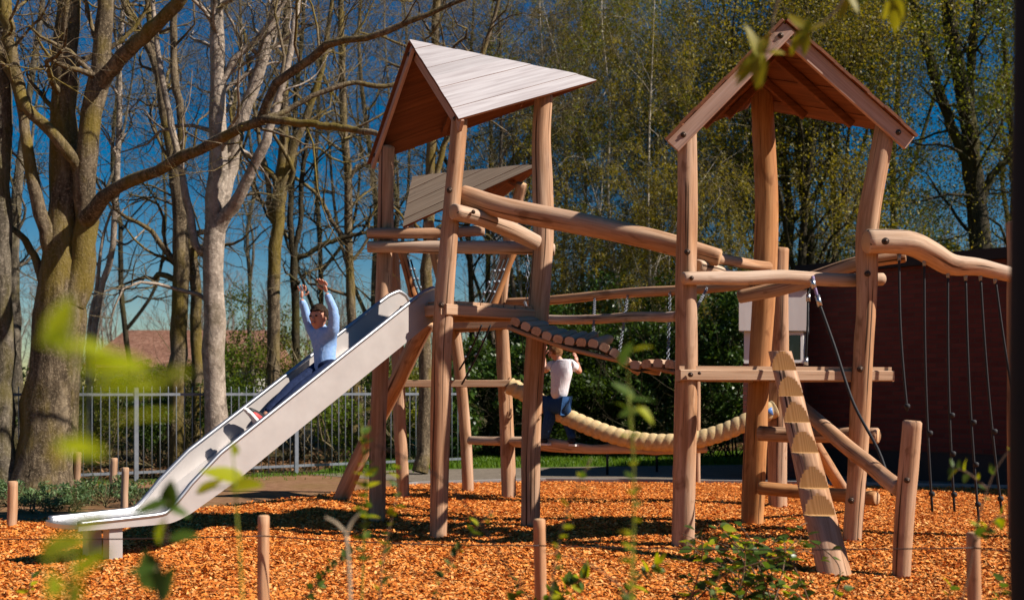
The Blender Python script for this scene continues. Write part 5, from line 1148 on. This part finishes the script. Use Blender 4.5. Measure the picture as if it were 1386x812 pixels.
# leafy bush in front of the ladder log
g = np.random.default_rng(91); Yb = 6.2; root = thing('leafy_bush', at(1015, 850, Yb)*[1, 1, 0], 'leafy bramble bush growing before the foot of the ladder log', 'bush')
tips = []
for k in range(30):
    b0 = at(1012+g.normal(0, 48), 848, Yb+g.normal(0, .1)); b0[2] = -.02; e = at(1015+g.uniform(-100, 105), 706+abs(g.normal(0, 42)), Yb+g.normal(0, .22))
    mid = (b0+e)/2+V3((g.normal(0, .04), g.normal(0, .05), .08)); P = catmull(np.array([b0, mid, e, e+V3((g.normal(0, .06), g.normal(0, .06), -.02))]), 16); MB().tube(P, np.linspace(.006, .002, 16), 5).build('stem', M['stem_brown'], root, True); tips.append(P)
for k in range(295):
    P = tips[g.integers(len(tips))]; i = int(g.uniform(.35, 1)*14); a = g.uniform(0, 6.28)
    p = P[i]+g.normal(0, .018, 3); d = V3((math.cos(a), math.sin(a), g.uniform(-.3, .6)))
    put_leaf(root, p, d, V3((g.normal(0, .5), g.normal(-.1, .5), 1)), g.uniform(.05, .095), LMB[g.choice(4, p=[.34, .2, .3, .16])])
# twig with leaves at the right edge, leafy shoots along the bottom
plant('leafy twig climbing past the low post at the right edge', [at(*p) for p in [(1290, 860, 3.6), (1310, 780, 3.6), (1325, 700, 3.6), (1345, 640, 3.6), (1372, 600, 3.6)]], .005, M['stem_brown'], LMN, 26, .045, 60, extra=[[at(1318, 735, 3.6), at(1350, 700, 3.6), at(1385, 705, 3.6)], [at(1335, 660, 3.6), at(1310, 640, 3.6), at(1285, 630, 3.6)]])
for i, (px, w_) in enumerate([(1275, .05), (1345, .06), (960, .05), (1130, .05), (690, .05), (30, .05)]):
    plant(['low leafy shoot left of the twig wrapped post', 'low leafy shoot right of the twig wrapped post', 'low leafy shoot left of the bramble bush', 'low leafy shoot at the ladder log foot', 'low leafy shoot left of the low post under the bridge', 'low leafy shoot near the slide support'][i],
          [at(px, 850, 4.6), at(px+6, 815, 4.6), at(px+14, 790-(i % 3)*8, 4.6)], .004, M['stem_brown'], LMN, 12, w_, 70+i, t0=.1)
# overhanging branch tips with young leaves at the top
def tip(label, path, leafs, Y0, seed, size=70):
    return near_leaves(label, Y0, path, leafs, size, seed, LMY, .003, 'stem_brown')
ob = thing('sapling', (2.35, 3.2, 0), 'overhanging sapling branch with young yellow leaves above the gabled roof', 'tree')
MB().tube(catmull(np.array([(2.35, 3.2, -.05), (2.3, 3.18, 1.2), (2.1, 3.1, 2.2), (1.6, 3.0, 2.62), at(1180, -180, 2.9)]), 30), np.linspace(.022, .007, 30), 7).build('trunk', M['twig'], ob, True)
g = np.random.default_rng(66)
for pth, lf in (([(1180, -180, 2.9), (1150, -60, 2.9), (1140, 0, 2.9), (1115, 30, 2.9), (1092, 42, 2.9)], [(1080, 30, 130, 30), (1095, 40, 30, 26), (1090, 45, 80, 24), (1078, 48, -120, 34), (1088, 52, -90, 30)]),
                ([(1180, -180, 2.9), (1110, -120, 2.9), (1060, -20, 2.9), (1045, 40, 2.9), (1052, 62, 2.9), (1030, 75, 2.9)], [(1018, 62, 110, 40), (1032, 62, 70, 30), (1010, 80, -110, 44), (1024, 92, -95, 38), (1036, 88, -75, 40), (1002, 84, -140, 36), (1044, 74, 10, 24)]),
                ([(1180, -180, 2.9), (1200, -80, 2.9), (1215, -20, 2.9), (1212, 0, 2.9)], [(1215, 16, -85, 40), (1205, 4, -120, 30), (1222, 4, -60, 30)]),
                ([(1180, -180, 2.9), (1160, -70, 2.9), (1150, -10, 2.9)], [(1142, 8, -110, 30), (1152, 6, -60, 26)])):
    P = catmull(np.array([at(*p) for p in pth]), 22); MB().tube(P, np.linspace(.006, .002, 22), 6).build('twig', M['stem_brown'], ob, True)
    for px, py, ang, s in lf:
        p = at(px, py, 2.9); a = math.radians(ang); d = V3((math.cos(a), g.normal(0, .3), math.sin(a))); i = np.argmin(np.linalg.norm(P-p, axis=1))
        put_leaf(ob, P[i]*.5+(p-d*s/F*2.9*.5)*.5, d, V3((g.normal(0, .3), -.8, .5)), s/F*2.9*1.2, LMY[g.integers(2)])
# dark timber post close to the lens at the right
o = log('timber_post', [(1.245, 2.5, -.1), (1.243, 2.5, 1.2), (1.24, 2.5, 3.4)], .105, None, [N('black_timber').done((.012, .010, .009), .8)]*2, lump=.01)
tag(o, 'nearly black timber post running up the right edge of the view', 'post')
